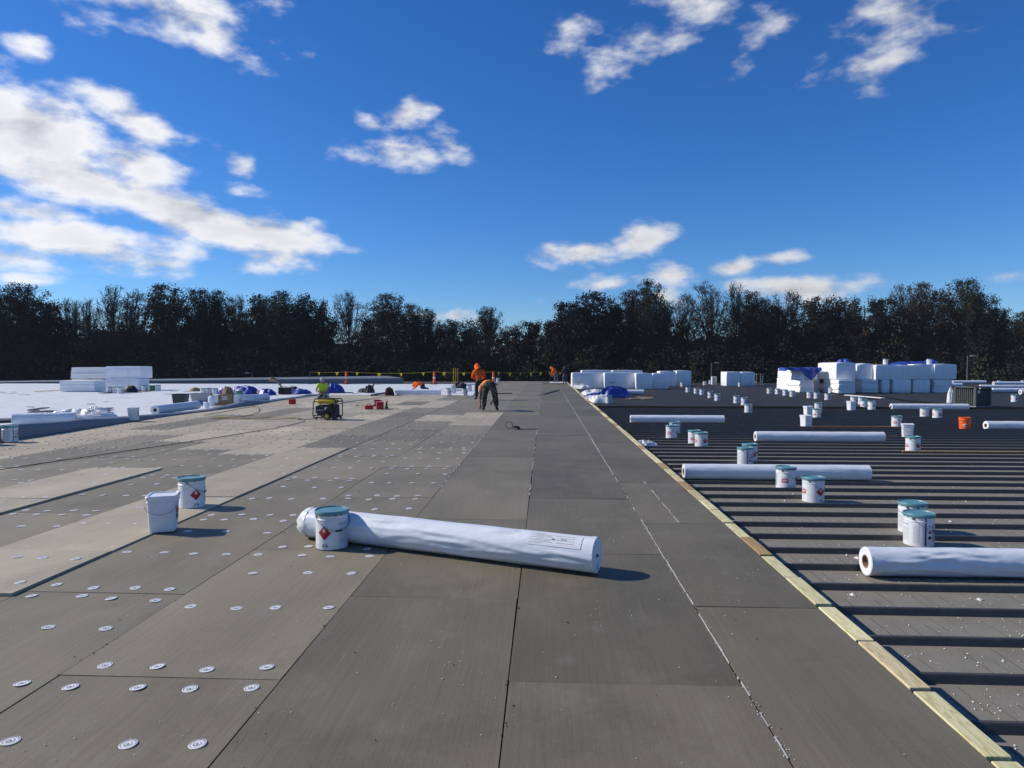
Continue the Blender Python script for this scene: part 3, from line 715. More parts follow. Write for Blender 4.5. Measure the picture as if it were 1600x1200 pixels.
mb = MB(); mb.lathe([(.150,.312),(.1545,.318),(.1545,.338),(.151,.3455),(.146,.3455),(.142,.336),(.05,.338),(.001,.338)], 48, fn=lambda r, z, t, j: (r + (.0035 * (1 if math.sin(16*t) > 0 else -.6) if j == 0 else 0), z - (.007 * (.5 + .5*math.sin(16*t)) if j == 0 else 0)))
PAIL_LID = mb.mesh('lid', M_TEAL, True)
mb = MB()
for s in (0, math.pi):
    mb.lathe([(.001,-.008),(.017,-.006),(.015,.004),(.001,.006)], 10, 0, Rz(s) @ Matrix.Translation((PR,0,.297)) @ Matrix.Rotation(R(90), 4, 'Y'))
EARS = mb
def bail(r, drop, z, out=.012):
    pts = []
    for i in range(17):
        a = math.pi * i / 16
        pts.append(((r + out) * math.cos(a), -(r + out) * math.sin(a) , z - drop * math.sin(a)))
    return pts
bp = bail(PR, .125, .297)
EARS.tube(bp, .0024, 5); PAIL_HANDLE = EARS.mesh('handle', M_WIRE, True)
mb = MB(); mb.tube(bp[7:10], .0075, 6); PAIL_GRIP = mb.mesh('grip', M_BLK, True)
r1, r2, r3 = PR + .0009, PR + .0016, PR + .0023
def labels():
    hz = MB(); T = lambda d: R(d)
    diamond(hz, r1, T(100), .155, .068, 1); diamond(hz, r2, T(100), .155, .064, 0)
    # flame in the upper half of the diamond
    arc_patch(hz, [(.165,-.010,.010),(.172,-.016,.014),(.182,-.014,.010),(.192,-.006,.004),(.203,-.001,.001)], r3, T(100), 1); rect(hz, r3, T(100), .158, .161, .030, 1)
    for i in range(3): rect(hz, r1, T(94 + i*6), .052, .058, .010, 2)
    for i in range(2): rect(hz, r1, T(96 + i*13), .030, .043, .020, 2)
    # red panel with white lines
    rd = MB(); rect(rd, r1, T(0), .118, .175, .098, 0); rect(rd, r2, T(0), .150, .160, .080, 1); rect(rd, r2, T(0), .134, .139, .070, 1); rect(rd, r1, T(0), .186, .192, .07, 2)
    # small print panel
    pp = MB(); rect(pp, r1, T(172), .050, .250, .105, 3)
    for i in range(5): rect(pp, r2, T(156 + i * 8), .225, .236, .009, 2)
    for i in range(13): rect(pp, r2, T(172) + .0, .060 + i*.0115, .064 + i*.0115, .088 if i % 4 else .06, 4)
    rect(pp, r1, T(222), .040, .255, .060, 3)
    for i in range(14): rect(pp, r2, T(222), .050 + i*.013, .054 + i*.013, .050, 4)
    # dark strip with a pictogram
    st = MB(); rect(st, r1, T(258), .020, .310, .015, 2); rect(st, r1, T(276), .150, .172, .036, 0); diamond(st, r1, T(276), .105, .024, 2); rect(st, r1, T(276), .215, .235, .030, 4)
    rect(st, r1, T(298), .06, .25, .05, 4)
    ms = [M_RED, M_WPRINT, M_KPRINT, M_LABEL, M_GPRINT]
    return hz.mesh('hazard_label', ms), rd.mesh('red_label', ms), pp.mesh('print_panel', ms), st.mesh('dark_strip', ms)
LBL = labels()
def pail(loc, facing, label, group=None, tilt=None):
    """facing: which label angle looks at the camera"""
    t = thing('steel_pail', label, 'pail', loc, 0, group)
    fa = math.atan2(-loc[1], -loc[0]) - R(facing); t.rotation_euler = (0, 0, fa)
    b_ = link('body', PAIL_BODY, t); link('lid', PAIL_LID, t)
    h = link('handle', PAIL_HANDLE, t); h.rotation_euler = (0, 0, R(facing + 22 - 270 if label.find('against the near') >= 0 else facing + 70 - 270)); g_ = link('grip', PAIL_GRIP, h)
    for nm, me in zip(('hazard_label', 'red_label', 'print_panel', 'dark_strip'), LBL): link(nm, me, b_)
    return t
# square tub
def rsq(h, c=.22):
    pts = []
    for (sx, sy, a0) in ((1,1,0),(-1,1,90),(-1,-1,180),(1,-1,270)):
        for i in range(4):
            a = R(a0 + 30 * i); pts.append((sx * h * (1 - c) + h * c * math.cos(a), sy * h * (1 - c) + h * c * math.sin(a)))
    return pts
def rsq_loft(mb, prof, mi=0):
    base = len(mb.v)
    for (h, z) in prof: mb.v += [(x, y, z) for (x, y) in rsq(h)]
    for j in range(len(prof) - 1):
        for k in range(16): mb.f.append((base+j*16+k, base+j*16+(k+1)%16, base+j*16+16+(k+1)%16, base+j*16+16+k)); mb.m.append(mi)
    mb.f.append(tuple(base + (len(prof)-1)*16 + k for k in range(16))); mb.m.append(mi)
    mb.f.append(tuple(base + k for k in reversed(range(16)))); mb.m.append(mi)
mb = MB(); rsq_loft(mb, [(.112,.0),(.116,.006),(.128,.292),(.136,.294),(.136,.304),(.130,.306),(.132,.345)]); TUB_BODY = mb.mesh('body', M_PLAS, True, 30)
mb = MB(); rsq_loft(mb, [(.140,.330),(.142,.334),(.142,.356),(.138,.362),(.122,.362),(.116,.352),(.05,.353)]); TUB_LID = mb.mesh('lid', M_PLAS, True, 30)
mb = MB(); mb.tube([(-.138,0,.285)] + [(-.145*math.cos(math.pi*i/12), -.148 , .285 - .105*math.sin(math.pi*i/12)) for i in range(1,12)] + [(.138,0,.285)], .0024, 5); TUB_HANDLE = mb.mesh('handle', M_WIRE, True)
mb = MB(); mb.add([(.1262,-.05,.10),(.1262,.05,.10),(.1325,.05,.24),(.1325,-.05,.24)], [(0,1,2,3)], 0); mb.add([(.1310,-.045,.175),(.1310,.045,.175),(.1338,.045,.225),(.1338,-.045,.225)], [(0,1,2,3)], 1); mb.add([(.1283,-.04,.12),(.1283,.04,.12),(.1305,.04,.155),(.1305,-.04,.155)], [(0,1,2,3)], 2)
TUB_LABEL = mb.mesh('paper_label', [M_LABEL, M_RED, M_KPRINT])
def tub(loc, rz, label, group=None, lid=True):
    t = thing('square_tub', label, 'tub', loc, rz, group)
    b_ = link('body', TUB_BODY, t); link('lid', TUB_LID, t); link('handle', TUB_HANDLE, t); link('paper_label', TUB_LABEL, b_)
    return t
def trough(y, r=.145):                       # nearest place between two ribs
    k = math.floor((y - RIB0) / RIBS); a = RIB0 + RIBS * k + .037 + r; c = RIB0 + RIBS * (k + 1) - .037 - r
    return min(max(y, a), c)
def deckpos(px, py, r=.145):
    p = at(px, py, DECK)
    if p.y < 28.2: p.y += r; y = trough(p.y, r); p.x *= y / p.y; p.y = y; p.z = DECK + .001
    else: p = at(px, py, FARDECK); p.z = FARDECK + .004
    return p
def boardpos(px, py, r=.14):
    p = at(px, py, 0); d = Vector((p.x, p.y, 0)).normalized(); p += d * r * .8; p.z = .008; return p
pail(boardpos(519, 860), 128, 'steel pail with teal lid and red diamond, standing against the near white roll')
q = boardpos(300, 796); q.z = .016; pail(q, 82, 'steel pail with teal lid and red diamond behind the lidded white square tub')
q = boardpos(256, 834); q.z = .016; tub(q, R(20), 'closed white square tub with wire handle on the pale boards')
NEARG = 'steel pails on the ribbed deck'
DP = [(1233,769,5,'pail showing its red panel in front of the nearest-but-one white roll'), (1277,783,60,'pail with red diamond at the near end of that white roll'),
 (1436,830,235,'rear one of two teal-lidded pails above the nearest roll'), (1447,853,232,'front one of two teal-lidded pails above the nearest roll'),
 (1168,729,240,'front one of two pails right behind the long roll at the timber edging'), (1175,722,60,'rear one of two pails right behind the long roll at the timber edging'),
 (1051,686,25,'pail with red panel in front of the roll nearest the timber edging'), (1056,680,200,'pail half hidden behind the red-panel pail near the timber edging'),
 (1087,696,20,'rear of two overlapping pails, left of the long middle roll'), (1098,700,62,'front of two overlapping pails with red diamond, left of the long middle roll'),
 (1432,708,55,'pail with red diamond standing on the long orange lath'), (1405,668,20,'pail at the right end of the shorter orange lath'),
 (1448,653,15,'left of two pails in front of the roll beside the air conditioner'), (1468,655,60,'right of two pails in front of the roll beside the air conditioner'),
 (1281,643,200,'rear pail of the four crowded before the big foam stack'), (1279,655,30,'pail between the two square tubs before the big foam stack'),
 (1334,631,60,'rear left pail of the five grouped before the big foam stack'), (1346,632,10,'rear right pail of the five grouped before the big foam stack'),
 (1350,638,20,'middle pail of the five grouped before the big foam stack'), (1362,640,60,'right pail of the five grouped before the big foam stack'),
 (1171,646,240,'nearest pail of the slanting row before the lone foam stack'), (1163,633,60,'second nearest pail of the slanting row before the lone foam stack'),
 (1151,630,10,'third nearest pail of the slanting row before the lone foam stack'), (1121,626,60,'fourth nearest pail of the slanting row before the lone foam stack'),
 (1110,622,60,'fifth nearest pail of the slanting row before the lone foam stack'), (1097,617,30,'sixth nearest pail of the slanting row before the lone foam stack'),
 (1088,615,30,'seventh nearest pail of the slanting row before the lone foam stack'), (1075,613,30,'eighth nearest pail of the slanting row before the lone foam stack'),
 (1066,604,60,'pail at the foot of the right end of the middle foam row'), (1101,602,200,'left of two tiny pails left of the lone foam stack'), (1110,600,200,'right of two tiny pails left of the lone foam stack'),
 (1156,604,60,'pail standing right before the lone foam stack'), (1202,615,60,'leftmost pail of the row at the left foot of the big foam stack'),
 (1215,616,60,'second pail in the row at the left foot of the big foam stack'), (1227,618,60,'third pail in the row at the left foot of the big foam stack'),
 (1238,620,20,'fourth pail in the row at the left foot of the big foam stack'), (1246,612,60,'pail touching the left front of the big foam stack'),
 (1265,622,30,'left of three spaced pails before the overhanging foam bundle'), (1276,623,60,'middle of three spaced pails before the overhanging foam bundle'),
 (1293,625,60,'right of three spaced pails before the overhanging foam bundle'), (1298,614,60,'pail pushed against the overhanging foam bundle'),
 (1585,628,62,'lone pail right of the air conditioner at the right edge')]
for (x, y, f, lab) in DP: pail(deckpos(x, y), f, 'white steel ' + lab, NEARG)
for (x, y, rz, lab) in ((1262,668,20,'nearest white square tub before the big foam stack'), (1265,651,10,'second white square tub before the big foam stack'), (1330,641,15,'white square tub left of the five grouped pails'), (1422,685,-20,'white square tub between two pails on the orange laths')):
    tub(deckpos(x, y, .13), R(rz), lab, 'square tubs on the deck')
# orange bucket, open
def open_bucket(name, label, loc, m, r0, r1_, h, n=28, rim=.006, handle=True):
    t = thing(name, label, 'bucket', loc)
    mb = MB(); mb.lathe([(.01,.004),(r0,.0),(r1_,h*.8),(r1_+rim,h*.8),(r1_+rim,h*.83),(r1_,h*.84),(r1_+.002,h*.97),(r1_+rim,h*.975),(r1_+rim,h),(r1_-.003,h),(r0-.004,.012),(.01,.012)], n); mb.build('body', m, t, True)
    if handle: mb = MB(); mb.tube(bail(r1_, .12, h*.88), .0025, 5); hh = mb.build('handle', M_WIRE, t, True); hh.rotation_euler = (0,0,.3)
    return t
q = deckpos(1512, 673); t = open_bucket('orange_bucket', 'bright orange bucket on the dark deck', q, M_ORANGEP, .13, .148, .37)
mb = MB()
for i in range(4): rect(mb, .150, math.atan2(-q.y, -q.x) + R(-14 + i * 9), .13 + i * .012, .17 + i * .012, .018, 0)
rect(mb, .149, math.atan2(-q.y, -q.x), .10, .112, .06, 0); mb.build('white_print', M_WPRINT, t)

# ================================================================== ROLLS
def roll(a, b_, r, label, wrinkle=.004, core=True, wrapped=True, group=None, label_at=None, seed=0, lead=0):
    a, b_ = Vector(a), Vector(b_); ax = (b_ - a); L_ = ax.length; ax.normalize()
    ang = math.atan2(ax.y, ax.x)
    t = thing('membrane_roll', label, 'roll', (a.x, a.y, a.z), ang, group)
    nl, nc = (110, 72) if label_at or seed == 10 else (50, 32); mb = MB(); rc = random.Random(seed + 99)
    creases = [(rc.uniform(.28, .62), rc.uniform(-.5, .5), (ua := rc.uniform(0, .75)), ua + rc.uniform(.12, .4), rc.uniform(.003, .008)) for _ in range(26 if label_at or seed == 10 else 6)]
    def pt(u, v):
        th = 2 * math.pi * v; x = L_ * u
        w = wrinkle * (fbm(u * 9 + seed, math.cos(th) * 1.2 + u * 5, math.sin(th) * 1.2) + .5 * math.sin(th * 3 + u * 22 + seed) * nz(u * 6, seed))
        for (ph, tw, u_a, u_b, amp) in creases:
            if u_a < u < u_b and not (label_at and u > .76 and math.sin(th) > .2):
                dd = ((th / 6.283 - ph - tw * (u - u_a) + .5) % 1) - .5; w += amp * math.exp(-(dd / .018) ** 2) * math.sin(math.pi * (u - u_a) / (u_b - u_a)) - amp * .6 * math.exp(-((dd - .035) / .03) ** 2) * math.sin(math.pi * (u - u_a) / (u_b - u_a))
        rr = r + w + (.006 * (nz(v * 7, u * 40) > .25) if min(u, 1-u) < .012 else 0)
        return (x, rr * math.cos(th), r + .004 + rr * math.sin(th))
    mb.grid(nl, nc, pt)
    mb.build('wrapping', M_ROLL, t, True, 60)
    for (x, s) in ((0, -1), (L_, 1)):
        mb = MB(); M4 = Matrix.Translation((x, 0, r + .004)) @ Matrix.Rotation(R(90) * s, 4, 'Y')
        if core: mb.lathe([(r + .001, -.004), (r - .006, .004), (r * .7, .001), (.070, .003), (.060, .002), (.059, -.012)], 30, 0, M4)
        else: mb.lathe([(r + .001, -.004), (r - .006, .006), (r * .7, .003), (.060, .004), (.02, .002), (.001, .002)], 30, 0, M4, fn=lambda r_, z_, t_, j_: (r_, z_ + .004 * nz(r_ * 30, t_ * 2)))
        e = mb.build('end_face', M_ROLLE, t, True)
        if not core:
            mb = MB(); mb.add([M4 @ Vector(v) for v in ((-.012,-.022,.009),(.004,-.028,.009),(.012,-.004,.009),(.02,.016,.009),(.0,.012,.009),(-.008,.02,.009))], [(0,1,2,3,4,5)], 0)
            for k in range(3): mb.add([M4 @ Vector(v) for v in ((.075+.016*k,-.02,.009),(.075+.016*k,.025,.009),(.082+.016*k,.025,.009),(.082+.016*k,-.02,.009))], [(0,1,2,3)], 1)
            mb.build('end_mark', [M_DARK, M_GPRINT], t); continue
        mb = MB(); mb.lathe([(.059, .006), (.051, .006), (.049, -.12), (.001, -.12)], 20, 0, M4); mb.lathe([(.048, -.10), (.001, -.10)], 20, 1, M4)
        mb.build('core', [M_CARD, M_DARK], t, True)
    if label_at:
        u0, u1, th0, th1 = label_at; mb = MB(); rr = r + wrinkle * .9 + .0016
        f = lambda u, v, d=0: (L_ * (u0 + (u1-u0)*u), (rr + d) * math.cos(th0 + (th1-th0)*v), r + .004 + (rr + d) * math.sin(th0 + (th1-th0)*v))
        mb.grid(4, 8, lambda u, v: f(u, v))
        for i in range(9):
            v0 = .06 + i * .095; w0 = .05 + .1 * (i % 2)
            mb.grid(3, 1, lambda u, v: f(w0 + (.25 + .07 * (i * 7 % 4)) * u, v0 + .03 * v, .0012), 1)
            if i % 2: mb.grid(3, 1, lambda u, v: f(.55 + .32 * u, v0 + .03 * v, .0012), 1)
        mb.grid(2, 2, lambda u, v: f(.62 + .10 * u, .40 + .14 * v, .0016), 1); mb.grid(2, 2, lambda u, v: f(.46 + .05 * u, .46 + .08 * v, .0016), 2)
        mb.build('paper_label', [M_LABEL, M_GPRINT, M_KPRINT], t)
    return t
a, b_ = at(487, 843, 0), at(934, 903, 0)
main = roll((a.x, a.y + .06, .004), (b_.x, b_.y + .10, .004), .142, 'near white film-wrapped roll lying across the grey boards', .0018, seed=3, label_at=(.80, .965, R(102), R(152)), core=False)
# torn film gathered at the far end, wrinkled tail of film
mb = MB(); rg = random.Random(4)
mb.lathe([(.146,.0),(.144,-.05),(.125,-.09),(.09,-.115),(.05,-.12),(.001,-.11)], 28, 0, Matrix.Translation((0,0,.146)) @ Matrix.Rotation(R(90), 4, 'Y'), fn=lambda r, z, t, j: (r * (1 + .06 * nz(t*3, j)), z * (1 + .35 * nz(t*2.5, j*1.3))))
mb.build('film_tail', M_CLEARP, main, True)
RP = [((1352,907),(1700,903),'near open-ended white roll with brown core on the ribbed deck',True), ((1068,750),(1351,750),'long white roll starting at the timber edging, third nearest'),
 ((1180,692),(1380,692),'white roll in the middle of the deck'), ((985,662),(1130,662),'white roll nearest the blue tarp beside the timber edging'),
 ((1392,641),(1514,641),'white roll ending at the air conditioner'), ((1540,673),(1680,673),'white roll beside the orange bucket, cut by the right edge')]
for i, rp_ in enumerate(RP):
    (ax, ay), (bx, by), lab = rp_[:3]
    pa, pb = at(ax, ay, DECK), at(bx, by, DECK); yc = trough((pa.y + pb.y) / 2 + .12, .132)
    L_ = min(3.05, (pb - pa).length)
    sc_ = yc / pa.y
    roll((pa.x * sc_, yc, DECK), (pa.x * sc_ + L_, yc + .004, DECK), .129, lab, .0035, group='white rolls on the deck', seed=10 + i)
FR = [((1488,600),(1550,601),'far white roll right of the big foam stack, on the skyline'), ((1470,605),(1505,606),'far short roll end showing right beside the big foam stack'), ((1552,602),(1640,603),'far white roll with pails on it at the right edge'),
 ((1531,608),(1620,609),'far white roll above the air conditioner'), ((1550,614),(1640,614),'far white roll just right of the air conditioner top'), ((1594,617),(1660,617),'end of a far roll cut by the right edge'), ((962,617),(1004,618),'white roll behind the blue tarp heap')]
for i, ((ax, ay), (bx, by), lab) in enumerate(FR):
    pa, pb = at(ax, ay, FARDECK), at(bx, by, FARDECK); L_ = min(3.4, (pb - pa).length)
    roll((pa.x, pa.y, FARDECK + .01), (pa.x + L_, pa.y + .03, FARDECK + .01), .15, lab, .004, group='far white rolls', seed=30 + i)
for (x, y, lab) in ((1507,597,'left of two tiny pails behind the far skyline roll'), (1515,597,'right of two tiny pails behind the far skyline roll'), (1561,598.5,'tiny pail behind the roll at the right edge of the skyline'), (1572,596.5,'tallest tiny pail on the right skyline'), (1598,598,'tiny pail cut by the right edge of the skyline')):
    p = at(x, y + 2.2, FARDECK); p.z = FARDECK + .004; p.y = min(p.y, 62.5); pail(p, 200, 'white ' + lab, 'far pails')
# orange laths
for i, ((ax, ay), (bx, by), lab) in enumerate((((1268,667),(1402,667),'shorter thin orange lath lying across the deck'), ((1410,706),(1640,706),'longer thin orange lath lying across the deck'))):
    pa, pb = at(ax, ay, RIBTOP), at(bx, by, RIBTOP); mb = MB(); mb.bbox(0, (pb-pa).length, -.02, .02, 0, .022, .002)
    o = mb.build('lath', M_WOOD, None, loc=(pa.x, pa.y, RIBTOP + .001), rz=0.0); o.color = (.55, .25, .09, 1); tag(o, lab, 'lath')

# ================================================================== FOAM BUNDLES
def bundle(label, loc, lx, ly, h, rz=0, seed=0, sheets=0, dome=0.0, group=None, lean=0.0, print_=False):
    """wrapped block of foam boards; loc = front left bottom corner, x along the front"""
    t = thing('foam_bundle', label, 'foam bundle', loc, rz, group); rg = random.Random(seed)
    mb = MB()
    def slab(x0, x1, y0, y1, z0, z1, rad, bul, dm):
        prof = [(z0, rad * .5), (z0 + min(.03, (z1-z0)*.25), 0), (z0 + (z1-z0) * .5, -bul), (z1 - min(.05, (z1-z0)*.3), 0), (z1, rad)]
        rings = []
        for (z, ins) in prof:
            ring = []
            n = 8
            for (ax, ay, bx, by) in ((x0,y0,x1,y0),(x1,y0,x1,y1),(x1,y1,x0,y1),(x0,y1,x0,y0)):
                for i in range(n):
                    f = i / n; x, y = ax + (bx-ax)*f, ay + (by-ay)*f
                    cx, cy = (x0+x1)/2, (y0+y1)/2
                    e = ins + (rad * .8 if i == 0 else 0)
                    x += (e if x < cx - 1e-6 else -e if x > cx + 1e-6 else 0) * (1 if abs(x-cx) > .45*(x1-x0) else 0)
                    y += (e if y < cy else -e) * (1 if abs(y-cy) > .45*(y1-y0) else 0)
                    w = .012 * fbm(x*2.1+seed, y*2.1, z*3)
                    ring.append((x + w + lean * (z - z0), y - w, z + (dm * math.sin(math.pi * min(max((x-x0)/(x1-x0),0),1)) if z == z1 else 0) + .008*nz(x*3, y*3, seed)))
            rings.append(ring)
        b0 = len(mb.v); n = len(rings[0])
        for r_ in rings: mb.v += r_
        for j in range(len(rings)-1):
            for k in range(n): mb.f.append((b0+j*n+k, b0+j*n+(k+1)%n, b0+(j+1)*n+(k+1)%n, b0+(j+1)*n+k)); mb.m.append(0)
        top = rings[-1]; c = len(mb.v); mb.v.append(((x0+x1)/2 + lean*(z1-z0), (y0+y1)/2, z1 + dm * 1.05 + .01))
        for k in range(n): mb.f.append((b0+(len(rings)-1)*n+k, b0+(len(rings)-1)*n+(k+1)%n, c)); mb.m.append(0)
        mb.f.append(tuple(b0 + k for k in reversed(range(n)))); mb.m.append(0)
    if sheets:
        hh = h / sheets
        for i in range(sheets):
            j = [rg.uniform(-.035, .035) for _ in range(4)]
            slab(j[0], lx + j[1], j[2], ly + j[3], i*hh + .004, (i+1)*hh - .006, .015, 0, 0)
        mb.build('foam_sheets', M_FOAM, t, True, 35)
    else:
        slab(0, lx, 0, ly, 0, h, .022, .008, dome); mb.build('wrapped_block', M_FOAMW, t, True, 28)
        s = MB()
        for i in range(1, 3): 
            x = lx * i / 3 + rg.uniform(-.1, .1); s.box(x-.006, x+.006, -.022, -.018, .04, h-.05)
        s.build('strap', M_LABEL, t)
    if print_:
        p = MB()
        for i in range(7): p.box(.22 + i*.085, .22 + i*.085 + .06, -.030, -.027, h*.38, h*.43)
        p.box(.40, .66, -.030, -.027, h*.30, h*.33); p.build('print', M_GPRINT, t)
    return t
def stack_at(label, px0, px1, ybase, zb, h, ly, z_level, seed, lift=0.0, **kw):
    a, c = at(px0, ybase, z_level), at(px1, ybase, z_level)
    a.z = z_level + .004 + lift; return bundle(label, a, (c - a).length if zb is None else zb, ly, h, kw.pop('rz', math.atan2(c.y-a.y, c.x-a.x)), seed, **kw)
G1 = 'foam bundles of the left stack'
stack_at('lower front foam bundle at the left end of the left stack', 93, 147, 612, None, .64, 1.22, .03, 1, group=G1, rz=.05, sheets=3)
stack_at('lower foam bundle at the right end of the left stack', 164, 217, 610, None, .70, 1.22, .03, 2, group=G1, rz=.04)
stack_at('upper left foam bundle of the left stack', 111, 164, 609.5, None, .68, 1.22, .03, 3, lift=.70, group=G1, rz=.04, sheets=4)
stack_at('upper right foam bundle of the left stack', 165, 219, 609.5, None, .72, 1.25, .03, 4, lift=.72, group=G1, rz=.02)
stack_at('lower back foam bundle hidden under the upper left one of the left stack', 111, 163, 609.3, None, .66, 1.2, .03, 5, group=G1, rz=.04)
G2 = 'foam bundles of the middle row'; FD = FARDECK + .012
MID = [(894,943,607,1.13,'printed foam bundle at the left end of the middle row',1), (944.5,993,607.5,1.14,'printed foam bundle second in the middle row',1), (994,1020,608,1.12,'narrow tilted foam bundle third in the middle row',0), (1020.5,1045,607.5,1.10,'foam bundle fourth in the front of the middle row',0),
 (1031,1056,603.5,1.19,'rear foam bundle left of the right end of the middle row',0), (1057,1080,603,1.22,'rear foam bundle at the right end of the middle row',0), (909,955,602.5,1.25,'rear foam bundle peeping over the printed ones, left',0), (957,1004,602.5,1.24,'rear foam bundle peeping over the printed ones, right',0)]
for i, (x0, x1, yb, h, lab, pr_) in enumerate(MID): stack_at(lab, x0, x1, yb, None, h, 1.22, FD, 10 + i, group=G2, print_=bool(pr_), lean=(-.03 if i in (2, 3) else 0), dome=.02)
stack_at('left half of the lone foam stack with its sunlit end', 1135, 1157, 603, None, 1.13, 1.5, FD, 20, rz=.06, group='the lone foam stack'); stack_at('right half of the lone foam stack', 1157.5, 1178, 603, None, 1.12, 1.5, FD, 21, rz=.02, group='the lone foam stack', lean=.03)
G3 = 'foam bundles of the big stack'
BIG = [ # front x0,x1, base y, height, depth, lift, rz, sheets, dome, label
 (1247,1273,613,.80,2.2,0,.02,6,0,'lower layered foam bundle at the left front corner of the big stack'), (1232,1256,610,.80,2.3,0,.02,5,0,'lower foam bundle behind the left front corner of the big stack'),
 (1274,1284,612,.80,1.4,0,0,0,0,'narrow shaded foam bundle in the gap left of the overhanging one'), (1310,1339,615,.82,2.4,0,.0,7,0,'lower layered foam bundle under the overhanging one'),
 (1346,1375,613.5,.80,1.3,0,0,4,0,'lower foam bundle right of the dark gap in the big stack'), (1376.5,1392,613.5,.80,1.3,0,0,0,0,'narrow lower foam bundle in the middle of the big stack'),
 (1393,1424,613.5,.82,1.3,0,.02,0,0,'lower foam bundle third from the right end of the big stack'), (1425.5,1455,613.5,.82,1.3,0,0,0,0,'lower foam bundle second from the right end of the big stack'), (1457,1487.5,613.5,.82,1.3,0,-.02,4,0,'lower foam bundle at the right end of the big stack'),
 (1249,1272,613,.62,2.3,.81,.04,3,0,'upper layered foam bundle under the hanging blue tarp'), (1232,1255,610,.66,2.4,.81,.03,4,0,'upper layered foam bundle at the far left of the big stack'),
 (1306,1333,614.5,1.06,2.5,.83,.03,0,.05,'tall upper foam bundle overhanging the front of the big stack'), (1336,1365,613,.88,1.7,.82,0,0,.12,'upper foam bundle with rounded wrinkled top right of the tall one'),
 (1366.5,1395,613.5,.90,1.4,.82,.01,0,.02,'upper foam bundle in the middle of the big stack'), (1396,1425,613.5,.90,1.4,.84,0,0,.02,'upper foam bundle third from the right end of the big stack'), (1426,1455.5,613.5,.90,1.4,.84,.01,0,.02,'upper foam bundle second from the right end of the big stack'), (1456.5,1487,613.5,.90,1.4,.84,-.01,0,.03,'upper foam bundle at the right end of the big stack')]
for i, (x0, x1, yb, h, ly, lift, rz, sh, dm, lab) in enumerate(BIG):
    a, c = at(x0, yb, FD), at(x1, yb, FD); a.z = FD + .004 + lift; rj = random.Random(i * 7 + 1); a.y += rj.uniform(-.13, .13); a.x += .045
    bundle(lab, a, (c - a).length - .10, ly, h * rj.uniform(.95, 1.04) if lift else h, rz + rj.uniform(-.03, .03), 40 + i, sh, dm, G3)

# ================================================================== CLOTH HEAPS
def heap(name, label, cat, loc, sx, sy, h, m, seed, rz=0, peaks=1.0, sharp=1.6, n=26, group=None, parent=None, kind2=None):
    mb = MB()
    def f(u, v):
        t = 2 * math.pi * u; r = v
        e = 1 + .28 * nz(math.cos(t)*1.3 + seed, math.sin(t)*1.3)
        x, y = math.cos(t) * r * sx * e, math.sin(t) * r * sy * e
        prof_ = max(0, 1 - r ** 2.6)
        ridge = 1 - abs(fbm(x / sx * sharp + seed * 3, y / sy * sharp, seed)) * 1.5
        z = h * prof_ ** .6 * (.40 + .60 * max(.05, ridge) * peaks) + .10 * h * fbm(x / sx * 5, y / sy * 5, seed) * prof_
        return (x, y, max(z, .004))
    mb.grid(n + 12, n // 2, f)
    o = mb.build(name, m, parent, True, 50, loc, rz)
    if label: tag(o, label, cat, group)
    return o
def on(px, py, z=.03): p = at(px, py, z); return p
# blue tarp hanging over the front of the big stack
yF = at(1249, 613, FD).y; xL = at_y(1219, 600, yF + .9).x; xR = at_y(1282, 600, yF).x; zT = FD + 1.50
mb = MB()
def drape(u, v):
    x = xL + (xR - xL) * u
    if v < .5:                                              # lying on top
        f = v / .5; y = yF + 1.5 - 1.62 * f; z = zT + .05 + .05 * nz(u * 7, f * 4) + .10 * max(0, u - .8)
        if u < .06: z -= .2
    else:                                                   # hanging over the front edge
        f = (v - .5) / .5; drop = .16 + .62 * math.exp(-((u - .70) / .17) ** 2) + .08 * nz(u * 9, 2)
        y = yF - .12 - .04 * math.sin(u * 20) - .06 * f + .04 * nz(u * 6, f * 3); z = zT + .05 - drop * f + .03 * nz(u * 8, f)
        if u < .5: y += .5 * (.5 - u)
    return (x, y, z)
mb.grid(48, 22, drape); o = mb.build('blue_tarp', M_BLUE, None, True, 70); tag(o, 'crumpled blue tarp hanging over the left of the big foam stack', 'tarp', 'blue tarps')
p = at(1433, 613, FD); heap('blue_tarp', 'flat blue tarp on top of the right of the big foam stack', 'tarp', (p.x, p.y + .8, FD + 1.74), 1.5, .5, .24, M_BLUE, 3, group='blue tarps')
p = at(1463, 613, FD); heap('blue_tarp', 'blue tarp bunched up beside a tiny pail on the big foam stack', 'tarp', (p.x, p.y + .75, FD + 1.75), .5, .4, .34, M_BLUE, 4, group='blue tarps')
p = at(1330, 613, FD); heap('blue_tarp', 'blue tarp edge behind the rounded top bundle of the big foam stack', 'tarp', (p.x + .1, p.y + 1.3, FD + 1.70), .6, .5, .45, M_BLUE, 5, group='blue tarps')
for (px, lab) in ((1389, 'pail standing on the middle of the big foam stack'), (1458, 'pail standing on the right of the big foam stack')):
    p = at(px, 613.5, FD); pail((p.x, p.y + .5, FD + 1.775), 200, 'white steel ' + lab, 'pails on the foam')
p = at(951, 621, FD); heap('blue_tarp', 'large blue tarp heap beside the timber edging', 'tarp', (p.x + .3, p.y + .2, FD), 1.05, .55, .62, M_BLUE, 7, rz=.5, group='blue tarps')
mb = MB()
p = at(970, 620, FD)
tpts = [(p.x + .02 + .42 * math.cos(k / 10 * math.pi), p.y - .1, FD + .18 + .42 * math.sin(k / 10 * math.pi)) for k in range(11)]
p = at(930, 622, FD); heap('blue_tarp', 'thin trailing end of blue tarp left of the large blue heap', 'tarp', (p.x, p.y, FD), .6, .4, .30, M_BLUE, 8, group='blue tarps')
